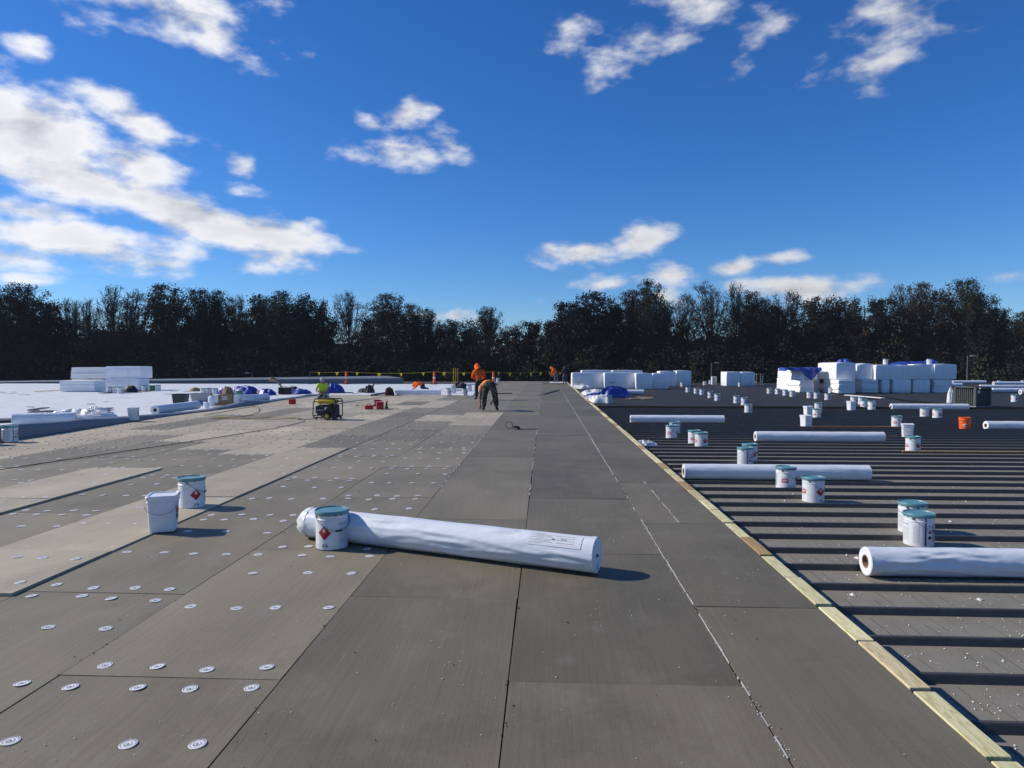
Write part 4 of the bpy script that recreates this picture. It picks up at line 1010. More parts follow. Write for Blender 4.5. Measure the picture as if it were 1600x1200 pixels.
for (px, py, sx, sy, h, sd, lab) in ((908,607,.7,.6,.32,11,'white plastic sheeting heaped against the first printed foam bundle'), (925,617,.9,.6,.34,12,'white plastic bag left of the large blue heap'), (938,629,.55,.4,.40,13,'white plastic bags in front of the large blue heap'), (915,624,.40,.35,.22,16,'white plastic scraps on the edge of the timber')):
    p = at(px, py, FD); p.x = max(p.x, 2.0 + sx * 1.05); heap('plastic_sheeting', lab, 'plastic sheeting', (p.x, p.y, FD if p.y > 28.7 else DECK), sx, sy, h, M_CLEARP, sd, group='white plastic by the timber edging')
p = at(951, 632, DECK); p.x = max(p.x, 2.3); pail((p.x, p.y, DECK if p.y < 28 else FD), 240, 'white steel pail at the foot of the white bags', NEARG)
heap('red_bag', 'small dark red bag before the first printed foam bundle', 'bag', at(926, 606, FD), .35, .25, .22, M_TOOLRED, 14)
p = at(1008, 700, DECK); heap('crumpled_rag', 'crumpled white and blue rag beside the timber edging', 'rag', (p.x, trough(p.y, .2), DECK), .30, .17, .17, M_CLEARP, 15, sharp=3.2)
# loose sticks behind the ridge
t = thing('loose_boards', 'loose splintered boards on the black roof near the ridge', 'boards', at(1003, 624, FD))
for (dx, dy, l, rz, dz) in ((-.3,.2,1.1,-.7,.02), (.05,0,.9,-.62,.05), (-.35,-.1,.7,.5,.03), (.2,.1,1.0,-.75,.09)):
    mb = MB(); mb.bbox(-l/2, l/2, -.05, .05, 0, .025, .003); o = mb.build('plank', M_WOOD, t, loc=(dx, dy, dz), rz=rz); o.color = (.36, .27, .18, 1)
p = at(1014, 612, FD); mb = MB(); mb.bbox(-1.1, .4, -.05, .05, 0, .03, .003); o = mb.build('lath', M_WOOD, None, loc=p, rz=-.1); o.color = (.42,.30,.17,1); tag(o, 'thin brown lath before the right of the middle foam row', 'lath')
# dark cable over the black roof and a pale strip
mb = MB(); mb.tube([at(x, y, FD) + Vector((0,0,.02)) for (x, y) in ((1290,612),(1310,616),(1340,618),(1380,621),(1420,627),(1470,631),(1530,632))], .035, 6); tag(mb.build('hose', M_DARK, None, True), 'black hose snaking from the big foam stack', 'hose')
a, c = at(1322, 619, FD), at(1380, 624, FD); mb = MB(); d = (c - a); mb.bbox(0, d.length, -.12, .12, 0, .03, .003); o = mb.build('foam_offcut', M_FOAM, None, loc=a + Vector((0,0,.05)), rz=math.atan2(d.y, d.x)); tag(o, 'long pale offcut strip before the big foam stack', 'offcut')

# ================================================================== AIR CONDITIONER
p = at(1521, 638, DECK); p.y = 28.0; p = Vector((at(1519, 637, DECK).x, at(1519, 637, DECK).y, FD)); p.y = max(p.y, 29.2)
t = thing('air_conditioner', 'grey-green air conditioner condenser with vertical louvres on the black roof', 'air conditioner', p, R(24))
S, H_ = .88, .80
mb = MB(); mb.box(-S/2+.04, S/2-.04, -S/2+.04, S/2-.04, .04, H_-.05); mb.build('coil', M_DARK, t)
for (sx, sy) in ((-1,-1),(1,-1),(1,1),(-1,1)):
    mb = MB(); mb.bbox(sx*S/2-.05, sx*S/2+.05, sy*S/2-.05, sy*S/2+.05, .0, H_, .01); mb.build('corner_post', M_ACBODY, t)
for f in range(4):
    M4 = Rz(f * math.pi / 2)
    for i in range(9):
        x = -S/2 + .09 + i * (S - .18) / 8; mb = MB(); mb.box(x - .020, x + .020, -S/2 - .012, -S/2 + .012, .07, H_ - .07, 0, M4); mb.build('louvre', M_ACBODY, t)
mb = MB(); mb.bbox(-S/2-.03, S/2+.03, -S/2-.03, S/2+.03, H_ + .001, H_+.05, .012); mb.lathe([(.33,H_+.051),(.34,H_+.075),(.31,H_+.08),(.30,H_+.06)], 28); lid = mb.build('top', M_ACBODY, t)
mb = MB()
for i in range(7): mb.lathe([(.05+.04*i, H_+.070),(.054+.04*i, H_+.075),(.058+.04*i, H_+.070)], 24)
mb.build('fan_grille', M_BLK, lid)
mb = MB(); mb.bbox(-S/2-.06, S/2+.06, -S/2-.06, S/2+.06, -.001, .04, .01); mb.build('base', M_GREY, t)
mb = MB(); mb.box(-.10, .02, -S/2-.056, -S/2-.053, H_-.22, H_-.10); mb.build('white_label', M_WPRINT, t); t.children[-1].location = (-.28, 0, 0)
p = at(1499, 632, FD); heap('torn_film', 'torn pale film hanging beside the air conditioner', 'film', (p.x - .1, p.y + .5, FD), .16, .14, .80, M_CLEARP, 21)
p = at(1488, 630, FD); heap('foam_scrap', 'small white scrap left of the air conditioner', 'scrap', (p.x, p.y, FD), .22, .12, .13, M_FOAM, 22)
# rack and small cabinet by the lone foam stack
p = at(1187, 602, FD); t = thing('metal_rack', 'open pale tube rack right of the lone foam stack', 'rack', p)
for (dx, dy) in ((-.25,0),(.25,0),(-.25,.6),(.25,.6)): mb = MB(); mb.tube([(dx,dy,0),(dx,dy,.95)], .025, 6); mb.build('leg', M_GREY, t)
for z in (.25, .93):
    mb = MB(); mb.tube([(-.25,0,z),(.25,0,z),(.25,.6,z),(-.25,.6,z),(-.25,0,z)], .02, 6); mb.build('rail', M_GREY, t)
p = at(1116, 602, FD); t = thing('small_cabinet', 'small white cabinet left of the lone foam stack', 'cabinet', p); mb = MB(); mb.bbox(-.18,.18,0,.4,.05,.72,.01); mb.build('body', M_PLAS, t); mb = MB(); mb.box(-.14,.14,-.012,-.003,.1,.66); mb.build('door', M_GREY, t)
# lamp posts beyond the roof
def lamp_post(px, ytop, Y, label, side=1):
    p = at_y(px, ytop, Y); t = thing('lamp_post', label, 'lamp post', (p.x, Y, -7)); h = p.z + 7
    mb = MB(); mb.tube([(0,0,0),(0,0,h)], [.10,.065], 8); mb.build('pole', M_PIPE, t, True)
    mb = MB(); mb.tube([(0,0,h-.1),(side*.5,0,h)], .035, 6); mb.build('arm', M_PIPE, t); mb = MB(); mb.bbox(min(.35*side,.85*side), max(.35*side,.85*side), -.14, .14, h-.06, h+.05, .02); mb.build('lamp_head', M_GREY, t)
lamp_post(1512, 556, 78, 'lamp post standing behind the big foam stack'); lamp_post(1112, 567, 80, 'lamp post behind the right end of the middle foam row'); lamp_post(394, 583, 80, 'short pale post end behind the grey coping', -1)

# ================================================================== WARNING LINE
posts = [(541, 598.5), (678.5, 597.8), (771, 597), (866, 597)]
PP = [at(x, y, .03) for (x, y) in posts]
PP = [Vector((v.x * 52.6 / v.y, 52.6, .03)) if i < 3 else Vector((v.x * 60.5 / v.y, 60.5, .01)) for i, v in enumerate(PP)]
for i, v in enumerate(PP[:3]):
    t = thing('warning_post', ['left orange post of the warning line', 'middle orange post of the warning line', 'right orange post of the warning line behind the hooded worker'][i], 'post', v, 0, 'orange warning posts')
    mb = MB(); mb.lathe([(.001,.07),(.12,.07),(.105,.10),(.085,.85),(.045,.95),(.045,1.0),(.001,1.0)], 12); mb.build('cone', M_ORANGEP, t, True)
    mb = MB(); mb.bbox(-.24,.24,-.24,.24,0,.07,.02); mb.build('base', M_BLK, t)
    mb = MB(); mb.lathe([(.098,.45),(.098,.55),(.094,.551)], 12); mb.build('band', M_WPRINT, t)
end_l = Vector((at(484, 600, .03).x, 52.6, .03)); end_l.x = at_y(484, 590, 52.6).x
t = thing('warning_stake', 'thin dark stake at the left end of the pennant line', 'stake', end_l); mb = MB(); mb.tube([(0,0,0),(0,0,1.0)], .022, 6); mb.build('rod', M_PIPE, t); mb = MB(); mb.lathe([(.2,0),(.2,.03),(.03,.06),(.001,.06)], 12); mb.build('base', M_BLK, t)
line = thing('pennant_line', 'yellow rope with triangular pennants across the far roof', 'pennant line', end_l)
nodes = [end_l + Vector((0,0,.95))] + [v + Vector((0,0,.96)) for v in PP[:3]] + [PP[3] + Vector((0,0,.95)), Vector((1.9, 61.2, .75))]
rope = MB(); pen = MB(); pen.add([(-.14,0,0),(.14,0,0),(0,.004,-.30),(-.14,.008,0),(.14,.008,0)], [(0,1,2),(4,3,2),(0,3,4,1)]); PEN = pen.mesh('pennant', M_FLAG); rr = random.Random(2)
for a, c in zip(nodes, nodes[1:]):
    pts = []; L_ = (c - a).length; n = 14
    for i in range(n + 1):
        f = i / n; pts.append(a.lerp(c, f) - Vector((0,0,.12 * 4 * f * (1-f) * min(1, L_ / 7))) - end_l)
    rope.tube(pts, .008, 4)
    m_ = max(1, round(L_ / 1.55))
    for i in range(m_):
        f = (i + .5) / m_; k = min(int(f * n), n-1); q = pts[k].lerp(pts[k+1], f*n-k)
        o = link('pennant', PEN, line, q); o.rotation_euler = (rr.uniform(-.3,.3), rr.uniform(-.15,.15), rr.uniform(-.5,.5) + math.atan2(c.y-a.y, c.x-a.x)); s_ = rr.uniform(.8, 1.15); o.scale = (s_, s_, s_)
rope.build('rope', M_ROPE, line)
for (px, lab) in ((708.5,'left of three thin yellow poles on the membrane'), (712,'middle of three thin yellow poles on the membrane'), (715,'right of three thin yellow poles on the membrane')):
    p = at(px, 603, .03); t = thing('yellow_pole', lab, 'pole', p, 0, 'thin yellow poles'); mb = MB(); mb.tube([(0,0,0),(.01,0,1.28)], .018, 6); mb.build('rod', M_YEL, t); mb = MB(); mb.lathe([(.16,0),(.16,.02),(.03,.04),(.001,.04)], 12); mb.build('base', M_BLK, t)

# ================================================================== GENERATOR
p = at(508, 657, .0); t = thing('generator', 'portable generator with yellow tank and wheels on the pale boards', 'generator', (p.x, p.y + .3, .016), R(-8)); t.scale = (.86, .86, .92)
F_ = MB()
for y in (-.26, .26):
    F_.tube([(-.40,y,.06),(-.44,y,.14),(-.42,y,.56),(-.36,y,.66),(.36,y,.66),(.40,y,.60),(.40,y,.12),(.36,y,.06),(-.40,y,.06)], .019, 8)
for (x, z) in ((-.42,.56),(.40,.58),(-.42,.12),(.40,.12)): F_.tube([(x,-.26,z),(x,.26,z)], .019, 8)
F_.build('frame', M_BLK, t, True)
mb = MB(); mb.bbox(-.32, .30, -.22, .22, .50, .655, .04); tank = mb.build('fuel_tank', M_YEL, t, True); mb = MB(); mb.lathe([(.045,.655),(.045,.685),(.03,.69),(.001,.69)], 14); mb.build('filler_cap', M_BLK, tank)
mb = MB(); mb.bbox(-.02, .34, -.18, .20, .10, .48, .03)
for i in range(6): mb.box(.0, .32, -.20, -.18, .16 + i*.045, .175 + i*.045)
mb.lathe([(.13,0),(.13,.05),(.001,.05)], 18, 0, Matrix.Translation((.16,-.19,.30)) @ Matrix.Rotation(R(90),4,'X')); mb.build('engine', M_ENGINE, t, True, 30)
mb = MB(); mb.bbox(-.34, -.03, -.19, .19, .12, .46, .03); mb.build('alternator', M_ENGINE, t); mb = MB(); mb.bbox(-.36, -.05, -.235, -.20, .20, .44, .01); pnl = mb.build('control_panel', M_BLK, t)
for i in range(3): mb = MB(); mb.lathe([(.028,0),(.028,.012),(.001,.012)], 10, 0, Matrix.Translation((-.28+i*.09,-.236,.30)) @ Matrix.Rotation(R(90),4,'X')); mb.build('socket', M_GREY, pnl)
mb = MB(); mb.lathe([(.06,0),(.06,.006),(.001,.006)], 16, 0, Matrix.Translation((.02,-.215,.35)) @ Matrix.Rotation(R(90),4,'X')); mb.build('round_badge', M_GALV, t)
for (x, y) in ((.10,-.31),(.38,-.30),(.10,.31)):
    M4 = Matrix.Translation((x, y, .115)) @ Matrix.Rotation(R(90),4,'X')
    mb = MB(); mb.lathe([(.072,-.03),(.108,-.03),(.115,-.018),(.115,.018),(.108,.03),(.072,.03)], 24, 0, M4); w = mb.build('wheel', M_BLK, t, True)
    mb = MB(); mb.lathe([(.001,.028),(.03,.034),(.035,.022),(.072,.024),(.074,-.02),(.001,-.02)], 20, 0, M4); 
    for k in range(5): mb.box(-.009,.009,.02,.07,.024,.031,0, M4 @ Rz(k*R(72)))
    mb.build('rim', M_YEL if x < .3 else M_BLK, w, True)
mb = MB(); mb.tube([(.40,-.22,.55),(.46,-.26,.32),(.50,-.27,.20),(.56,-.28,.10)], .014, 6); mb.tube([(.50,-.27,.16),(.62,-.28,.05)], .035, 8); mb.build('handle', M_BLK, t)
mb = MB(); mb.tube([(.32,-.24,.54),(.10,-.29,.36),(-.16,-.31,.16),(-.38,-.34,.02),(-.9,-.5,.012)], .011, 6); mb.build('cable', M_TROUSER, t)
mb = MB()
for k in range(2):
    mb.tube([(x_, -.26, .02) for x_ in (-.34, -.30)], .03, 8)
mb.build('foot', M_BLK, t)
def cord(label, pts, r, m, z=.012, dense=5):
    P_ = [at(x, y, 0) for (x, y) in pts]; out = []
    for i in range(len(P_) - 1):
        p0, p1, p2, p3 = P_[max(i-1,0)], P_[i], P_[i+1], P_[min(i+2, len(P_)-1)]
        for j in range(dense):
            f = j / dense; q = .5 * ((2*p1) + (p2-p0)*f + (2*p0-5*p1+4*p2-p3)*f*f + (3*p1-p0-3*p2+p3)*f**3)
            zb = .004 + r
            for (o, k, x0, x1, a_, b2, zt) in boards:
                if x0 - .05 <= q.x <= x1 + .05 and a_ - .05 <= q.y <= b2 + .05: zb = max(zb, zt + .014 + r)
            out.append((q.x, q.y, zb))
    mb = MB(); mb.tube(out, r, 6); return tag(mb.build('cable', m, None, True), label, 'cable')
cord('black extension cable from the left edge to the generator', [(-40,744),(0,736),(100,721),(200,706),(300,691),(400,675),(455,665),(480,657)], .008, M_BLK)
cord('thin black cable over the pale boards left of the generator', [(318,650),(345,645),(372,640),(400,636),(404,644),(380,652),(330,655),(430,656),(478,654)], .009, M_BLK)
cord('yellow rope lying on the pale boards left of the generator', [(335,651),(380,655),(420,653),(470,654)], .009, M_ROPE)
cord('black cable between the generator and the red toolboxes', [(528,632),(548,628),(575,625),(596,621),(640,615.5)], .010, M_BLK)
# coil of wire with a loop standing up
p = at(801, 671, 0); t = thing('wire_coil', 'tangled coil of black wire lying on the grey boards', 'wire coil', (p.x, p.y, .008)); mb = MB(); rg = random.Random(6)
mb.tube([(-.09 + .09*math.cos(k/16*6.28), .02, .10 + .09*math.sin(k/16*6.28)) for k in range(17)], .007, 5); mb.build('loop', M_BLK, t)
mb = MB(); q = [(.02,0,.02)]
for k in range(46): q.append((.08 + .11*math.cos(k*.9) * rg.uniform(.5,1.1), .08*math.sin(k*.9) * rg.uniform(.5,1.2), .012 + .07*rg.random()))
mb.tube(q, .008, 4); mb.build('tangle', M_BLK, t)
mb = MB(); mb.tube([(.1,-.03,.01),(.3,-.05,.008),(.42,-.03,.008),(.62,-.06,.008)], .008, 5); mb.build('tail', M_BLK, t)
# ================================================================== TOOLS AND BOXES ON THE LEFT
def toolbox(label, px, py, w, d, h, m, name='toolbox', lidm=None, rz=0, z=.012, cat='toolbox'):
    p = at(px, py, 0); t = thing(name, label, cat, (p.x, p.y + d/2, z), rz); mb = MB(); mb.bbox(-w/2, w/2, -d/2, d/2, 0, h*.72, .015); mb.build('body', m, t)
    mb = MB(); mb.bbox(-w/2-.008, w/2+.008, -d/2-.008, d/2+.008, h*.722, h, .02); l = mb.build('lid', lidm or m, t)
    mb = MB(); mb.tube([(-w*.2,0,h-.005),(-w*.18,0,h+.05),(w*.18,0,h+.05),(w*.2,0,h-.005)], .011, 6); mb.build('handle', M_BLK, l)
    return t
toolbox('small red box on the pale boards near the membrane edge', 455, 632, .26, .26, .20, M_TOOLRED, rz=.2)
toolbox('left red open toolbox right of the generator', 575.5, 640, .27, .22, .14, M_TOOLRED, rz=-.1)
toolbox('larger red toolbox right of the left red one', 592, 640, .26, .3, .26, M_TOOLRED, rz=.3)
p = at(586, 636, 0); t = thing('power_drill', 'red cordless drill standing behind the red toolbox', 'drill', (p.x, p.y + .35, .012)); mb = MB(); mb.tube([(-.12,0,.22),(.10,0,.22)], [.045,.04], 10); mb.tube([(.10,0,.22),(.20,0,.22)], [.02,.012], 8); mb.build('body', M_TOOLRED, t, True); mb = MB(); mb.tube([(-.07,0,.2),(-.09,0,.06)], .026, 8); mb.bbox(-.16,-.03,-.04,.04,0,.06,.008); mb.build('grip', M_BLK, t)
p = at(604, 639, 0); t = thing('screw_gun', 'dark and red stand-up screw gun beside the red toolbox', 'screw gun', (p.x, p.y, .012)); mb = MB(); mb.tube([(0,0,.02),(0,0,.20)], .04, 8); mb.bbox(-.07,.07,-.05,.05,0,.05,.01); mb.build('body', M_ENGINE, t); mb = MB(); mb.tube([(-.02,0,.2),(.04,0,.29)], .03, 8); mb.build('head', M_TOOLRED, t); mb = MB(); mb.tube([(.05,0,.02),(.3,.05,.01),(.5,-.1,.01)], .008, 5); mb.build('cable', M_BLK, t)
cord('short red cable left of the red toolboxes', [(556,634.5),(562,634),(568,634.8)], .012, M_TOOLRED)
def tote(label, px, py, w, d, h, m, z=.03, name='plastic_tub', open_=True):
    p = at(px, py, z); t = thing(name, label, 'tub', (p.x, p.y + d/2, z), .1); mb = MB()
    def ring(k, zz): return [(-w/2*k, -d/2*k, zz), (w/2*k, -d/2*k, zz), (w/2*k, d/2*k, zz), (-w/2*k, d/2*k, zz)]
    vs = ring(.82,0) + ring(.97,h*.92) + ring(1.04,h*.92) + ring(1.04,h) + ring(.94,h) + ring(.80,.02); fs = [(3,2,1,0)]
    for j in range(5):
        for k in range(4): fs.append((j*4+k, j*4+(k+1)%4, j*4+4+(k+1)%4, j*4+4+k))
    fs.append((20,21,22,23)); mb.add(vs, fs); mb.build('body', m, t); return t
tote('charcoal plastic tub standing on the white membrane', 278, 632, .54, .42, .42, M_CHAR); tote('grey wheelbarrow tray on the white membrane', 310, 627, .78, .5, .34, M_GREY, name='mixing_tray')
p = at(352, 633, .03); t = thing('cardboard_box', 'open cardboard box of tools on a low pallet', 'box', (p.x, p.y + .3, .03), .05)
mb = MB(); mb.box(-.62,.62,-.3,.3,.0,.02)
for k in range(3): mb.box(-.62,.62,-.3+.25*k,-.2+.25*k,.021,.07)
mb.build('pallet', M_BROWN, t); mb = MB(); mb.bbox(-.28,.26,-.27,.25,.072,.42,.006); mb.build('box', M_BROWN, t)
mb = MB()
for k in range(2): mb.box(-.16, .06, -.275, -.272, .30 - k*.08, .34 - k*.08)
mb.build('white_print', M_WPRINT, t)
mb = MB(); mb.bbox(-.58,-.30,-.25,.1,.072,.42,.02); mb.build('white_carton', M_PLAS, t); mb = MB(); mb.bbox(.28,.52,-.25,.1,.072,.40,.02); mb.build('white_carton', M_PLAS, t)
heap('brown_rag', 'crumpled brown paper sack on the cardboard box', 'sack', (p.x - .02, p.y + .3, .455), .22, .22, .30, M_BROWN, 31)
def canister(label, px, py, r, h, m, z=.03):
    p = at(px, py, z); t = thing('canister', label, 'canister', (p.x, p.y + r, z)); mb = MB(); mb.lathe([(.01,0),(r,.0),(r,h*.78),(r*.5,h*.9),(r*.3,h*.93),(r*.3,h),(.001,h)], 16); mb.build('body', m, t, True); mb = MB(); mb.lathe([(r*.34,h*.94),(r*.34,h*1.05),(.001,h*1.05)], 10); mb.build('cap', M_BLK, t); return t
canister('white jug before the cardboard box of tools', 328, 634, .12, .42, M_PLAS); canister('small white canister beside the white jug', 320.5, 637, .10, .22, M_PLAS)
open_bucket('green_bucket', 'green bucket beside the blue tarps', on(374, 621), M_GREEN, .13, .15, .32)
for (x, y, f, lab) in ((318,617,200,'left of the white pails behind the grey tray'), (327,616.5,200,'middle of the white pails behind the grey tray'), (336,617,200,'right of the white pails behind the grey tray'), (172,614,200,'left of three small white pails before the left foam stack'), (180,614,20,'middle of three small white pails before the left foam stack'), (188,614.5,60,'right of three small white pails before the left foam stack'), (226,611,200,'white pail at the right foot of the left foam stack'), (247,611,200,'rightmost white pail right of the left foam stack')):
    p = at(x, y, .03); pail((p.x, p.y, .03), f, 'white steel pail, ' + lab if not lab.startswith('w') and not lab.startswith('r') else lab, 'white pails on the membrane')
open_bucket('green_bucket', 'green bucket between two white pails right of the left foam stack', on(238, 611), M_GREEN, .14, .155, .34)
q = boardpos(16, 692); q.x = max(q.x, -11.45); pail((q.x, q.y, .016), 235, 'bluish shaded pail at the left edge beside the raised membrane flap')
q = boardpos(-6, 694); pail((q.x + .02, q.y - .25, .016), 235, 'pail cut by the left edge of the picture')
p = at(224.5, 658, .02); tub((p.x - .3, p.y, .045), .3, 'plain white square tub on the membrane edge beside the open roll end')
GT = 'blue tarps heaped on the membrane'
for i, (px, py, sx, sy, h, m, lab) in enumerate(((352,616,.55,.5,.42,M_BLUE,'blue tarp behind the cardboard box'), (383,617,.75,.55,.50,M_BLUE,'tallest blue tarp heap right of the green bucket'), (402,617,.6,.4,.24,M_TROUSER,'flat black sheet between two blue tarps'), (416,617,.55,.45,.34,M_BLUE,'round blue tarp bundle left of the black box'), (466,615,.7,.4,.28,M_BLUE,'low blue tarp left of the kneeling worker'), (520,613.5,.62,.5,.55,M_BLUE,'big blue bag right behind the kneeling worker'), (458,613,.4,.3,.36,M_BLK,'black bag right of the black box with a hose'))):
    p = on(px, py); heap('blue_tarp' if m is M_BLUE else 'black_sheet', lab, 'tarp' if m is M_BLUE else 'sheet', p, sx, sy, h, m, 50 + i, group=GT if m is M_BLUE else None)
toolbox('black box with a brown hose sticking out of it', 443, 617, .58, .4, .36, M_BLK, name='tool_case', z=.03, cat='case')
p = on(440, 613); mb = MB(); mb.tube([(0,0,.30),(-.10,.05,.42),(-.28,.1,.62),(-.42,.1,.72),(-.62,.1,.75),(-.72,.1,.68)], [.05,.06,.07,.10,.13,.08], 9); o = mb.build('brown_hose', M_BROWN, None, True, loc=p); tag(o, 'thick brown hose rising from the black box', 'hose')
p = on(577, 613.5); heap('black_bag', 'upright black bag with a raised strap on the membrane', 'bag', p, .30, .25, .46, M_BLK, 61); mb = MB(); mb.tube([(p.x+.15,p.y,.3),(p.x+.26,p.y,.50),(p.x+.28,p.y,.62)], [.06,.05,.03], 6); bpy.data.objects  # strap
o = mb.build('strap', M_BLK, None); o.parent = [c for c in bpy.data.objects if c.name.startswith('black_bag')][0]; o.matrix_parent_inverse = Matrix.Translation(-Vector(p))
p = on(569, 613); heap('grey_sack', 'grey sack leaning on the upright black bag', 'sack', (p.x - .1, p.y, .03), .28, .2, .24, M_GREYTR, 62)
p = on(608, 617.5); heap('backpack', 'dark red-black backpack at the left end of the far white roll', 'backpack', p, .26, .2, .44, mat('maroon_cloth', (.05,.022,.024), .8, .2), 63)
a, c = on(580, 618.5, .03), on(603, 615, .03); mb = MB(); mb.tube([a + Vector((0,0,.03)), c + Vector((0,0,.05))], .05, 6); tag(mb.build('black_pole', M_BLK), 'black pole lying on the membrane left of the backpack', 'pole')
a, c = on(500, 615, .03), on(552, 614, .03); mb = MB(); mb.tube([a + Vector((0,0,.03)), c + Vector((0,0,.03))], .03, 6); tag(mb.build('dark_pole', M_TROUSER), 'thin dark pole on the membrane right of the kneeling worker', 'pole')
p = on(720, 607.5); heap('black_bag', 'low black bag left of the hooded worker', 'bag', p, .50, .35, .46, M_BLK, 64)
for i, (px, py, lab) in enumerate(((701,617,'left of two white pails at the membrane front edge'), (708,614,'rear white pail beside the left one at the membrane front edge'), (737.5,617.5,'white pail touching the hooded worker'), (733,611,'rear white pail behind the hooded worker'), (781,596.5,'white pail at the end of the membrane edge'), (775,599,'white pail right of the right orange post'))):
    p = at(px, py, .03); pail((min(p.x, -4.1), p.y, .03), 200 if i % 2 else 60, lab, 'white pails on the membrane')
for i, (px, py, w, h, lab) in enumerate(((733,601,1.3,.12,'flat white bundle behind the rear pail'), (722,610,1.1,.10,'flat white bundle left of the hooded worker'))):
    p = on(px, py); mb = MB(); mb.bbox(-w/2, w/2, -.3, .3, 0, h, .02); tag(mb.build('foam_board', M_FOAM, None, loc=p, rz=.3), lab, 'foam board')
def laid_roll(ax, ay, bx, by, z, r, lab, sd):
    a, c = at(ax, ay, z), at(bx, by, z); roll((a.x, a.y + r, z), (c.x, c.y + r, z), r, lab, .005, group='white rolls on the membrane', seed=sd)
laid_roll(617, 617, 688, 617, .03, .14, 'far white roll at the front edge of the membrane', 51); laid_roll(238, 649, 305, 640, .03, .15, 'white roll with dark core beside the white square tub', 52)
laid_roll(12, 668, 112, 664.5, .03, .17, 'bluish white roll behind the raised membrane flap', 53); laid_roll(372, 629, 416, 626, .03, .15, 'white roll right of the cardboard box', 54)
p = on(118, 653); heap('crumpled_film', 'large crumpled clear film on the membrane', 'film', (p.x, p.y + .2, .03), 1.05, .5, .27, M_CLEARP, 71, sharp=3.0, n=40); p = on(73, 655); heap('crumpled_film', 'smaller crumpled film left of the large one', 'film', p, .7, .4, .20, M_CLEARP, 72, sharp=3.0); p = on(150, 650); heap('crumpled_film', 'crumpled film end right of the large one', 'film', p, .5, .35, .30, M_CLEARP, 73, sharp=3)
for i, ((ax, ay), (bx, by), w, lab) in enumerate((((47,645),(95,644),.5,'dark board lying behind the crumpled film, left'), ((50,643.5),(72,640),.25,'black strip on top of the left dark board'), ((152,643),(168,639),.4,'dark board right of the crumpled film'), ((0,660),(13,656),.5,'dark scrap at the left edge of the membrane'), ((22,649),(31,648.5),.2,'small dark scrap left of the dark boards'), ((158,614.5),(232,611.5),.5,'dark strip before the left foam stack'), ((55,612.5),(94,610.5),.16,'brown plank left of the left foam stack'))):
    a, c = on(ax, ay), on(bx, by); d = c - a; mb = MB(); mb.bbox(0, d.length, -w/2, w/2, 0, .03, .004); o = mb.build('loose_board', M_CHAR if i < 6 else M_WOOD, None, loc=a + Vector((0,0,.02 if i != 1 else .055)), rz=math.atan2(d.y, d.x)); o.color = (.42,.30,.16,1); tag(o, lab, 'board')
p = on(204, 613); heap('black_bag', 'black bag before the left foam stack', 'bag', p, .42, .3, .42, M_BLK, 74)
p = on(305, 611); heap('brown_rag', 'small brown heap on the membrane behind the white pails', 'heap', p, .35, .25, .22, M_BROWN, 75)
p = on(306, 633); heap('blue_rag', 'bright blue rag on the end of the white roll', 'rag', (p.x, p.y, .03), .30, .25, .18, M_BLUE, 76)
# tools on the far boards
for i, ((ax, ay), (bx, by), m, lab) in enumerate((((849,617),(873,610),M_BLK,'black long-handled tool on the far boards'), ((839,617.5),(851,617.5),M_WOOD,'pale stick beside the black tool on the far boards'), ((848,599.5),(868,598.5),M_WOOD,'pale plank at the feet of the far bending worker'), ((775,615.5),(800,615),M_BLK,'dark cable bundle right of the camouflaged worker'))):
    a, c = at(ax, ay, 0), at(bx, by, 0); d = c - a; mb = MB(); mb.bbox(0, d.length, -.05, .05, 0, .04, .006); o = mb.build('long_tool' if m is M_BLK else 'stick', m, None, loc=a + Vector((0,0,.008)), rz=math.atan2(d.y, d.x)); o.color = (.5,.42,.3,1); tag(o, lab, 'tool' if m is M_BLK else 'stick')
p = at(876, 598.5, 0); mb = MB(); mb.bbox(-.7,.6,-.8,.8,0,.06,.02); tag(mb.build('foam_board', M_FOAM, None, loc=p + Vector((-.2,0,.01))), 'flat white board beside the far grey worker', 'foam board')

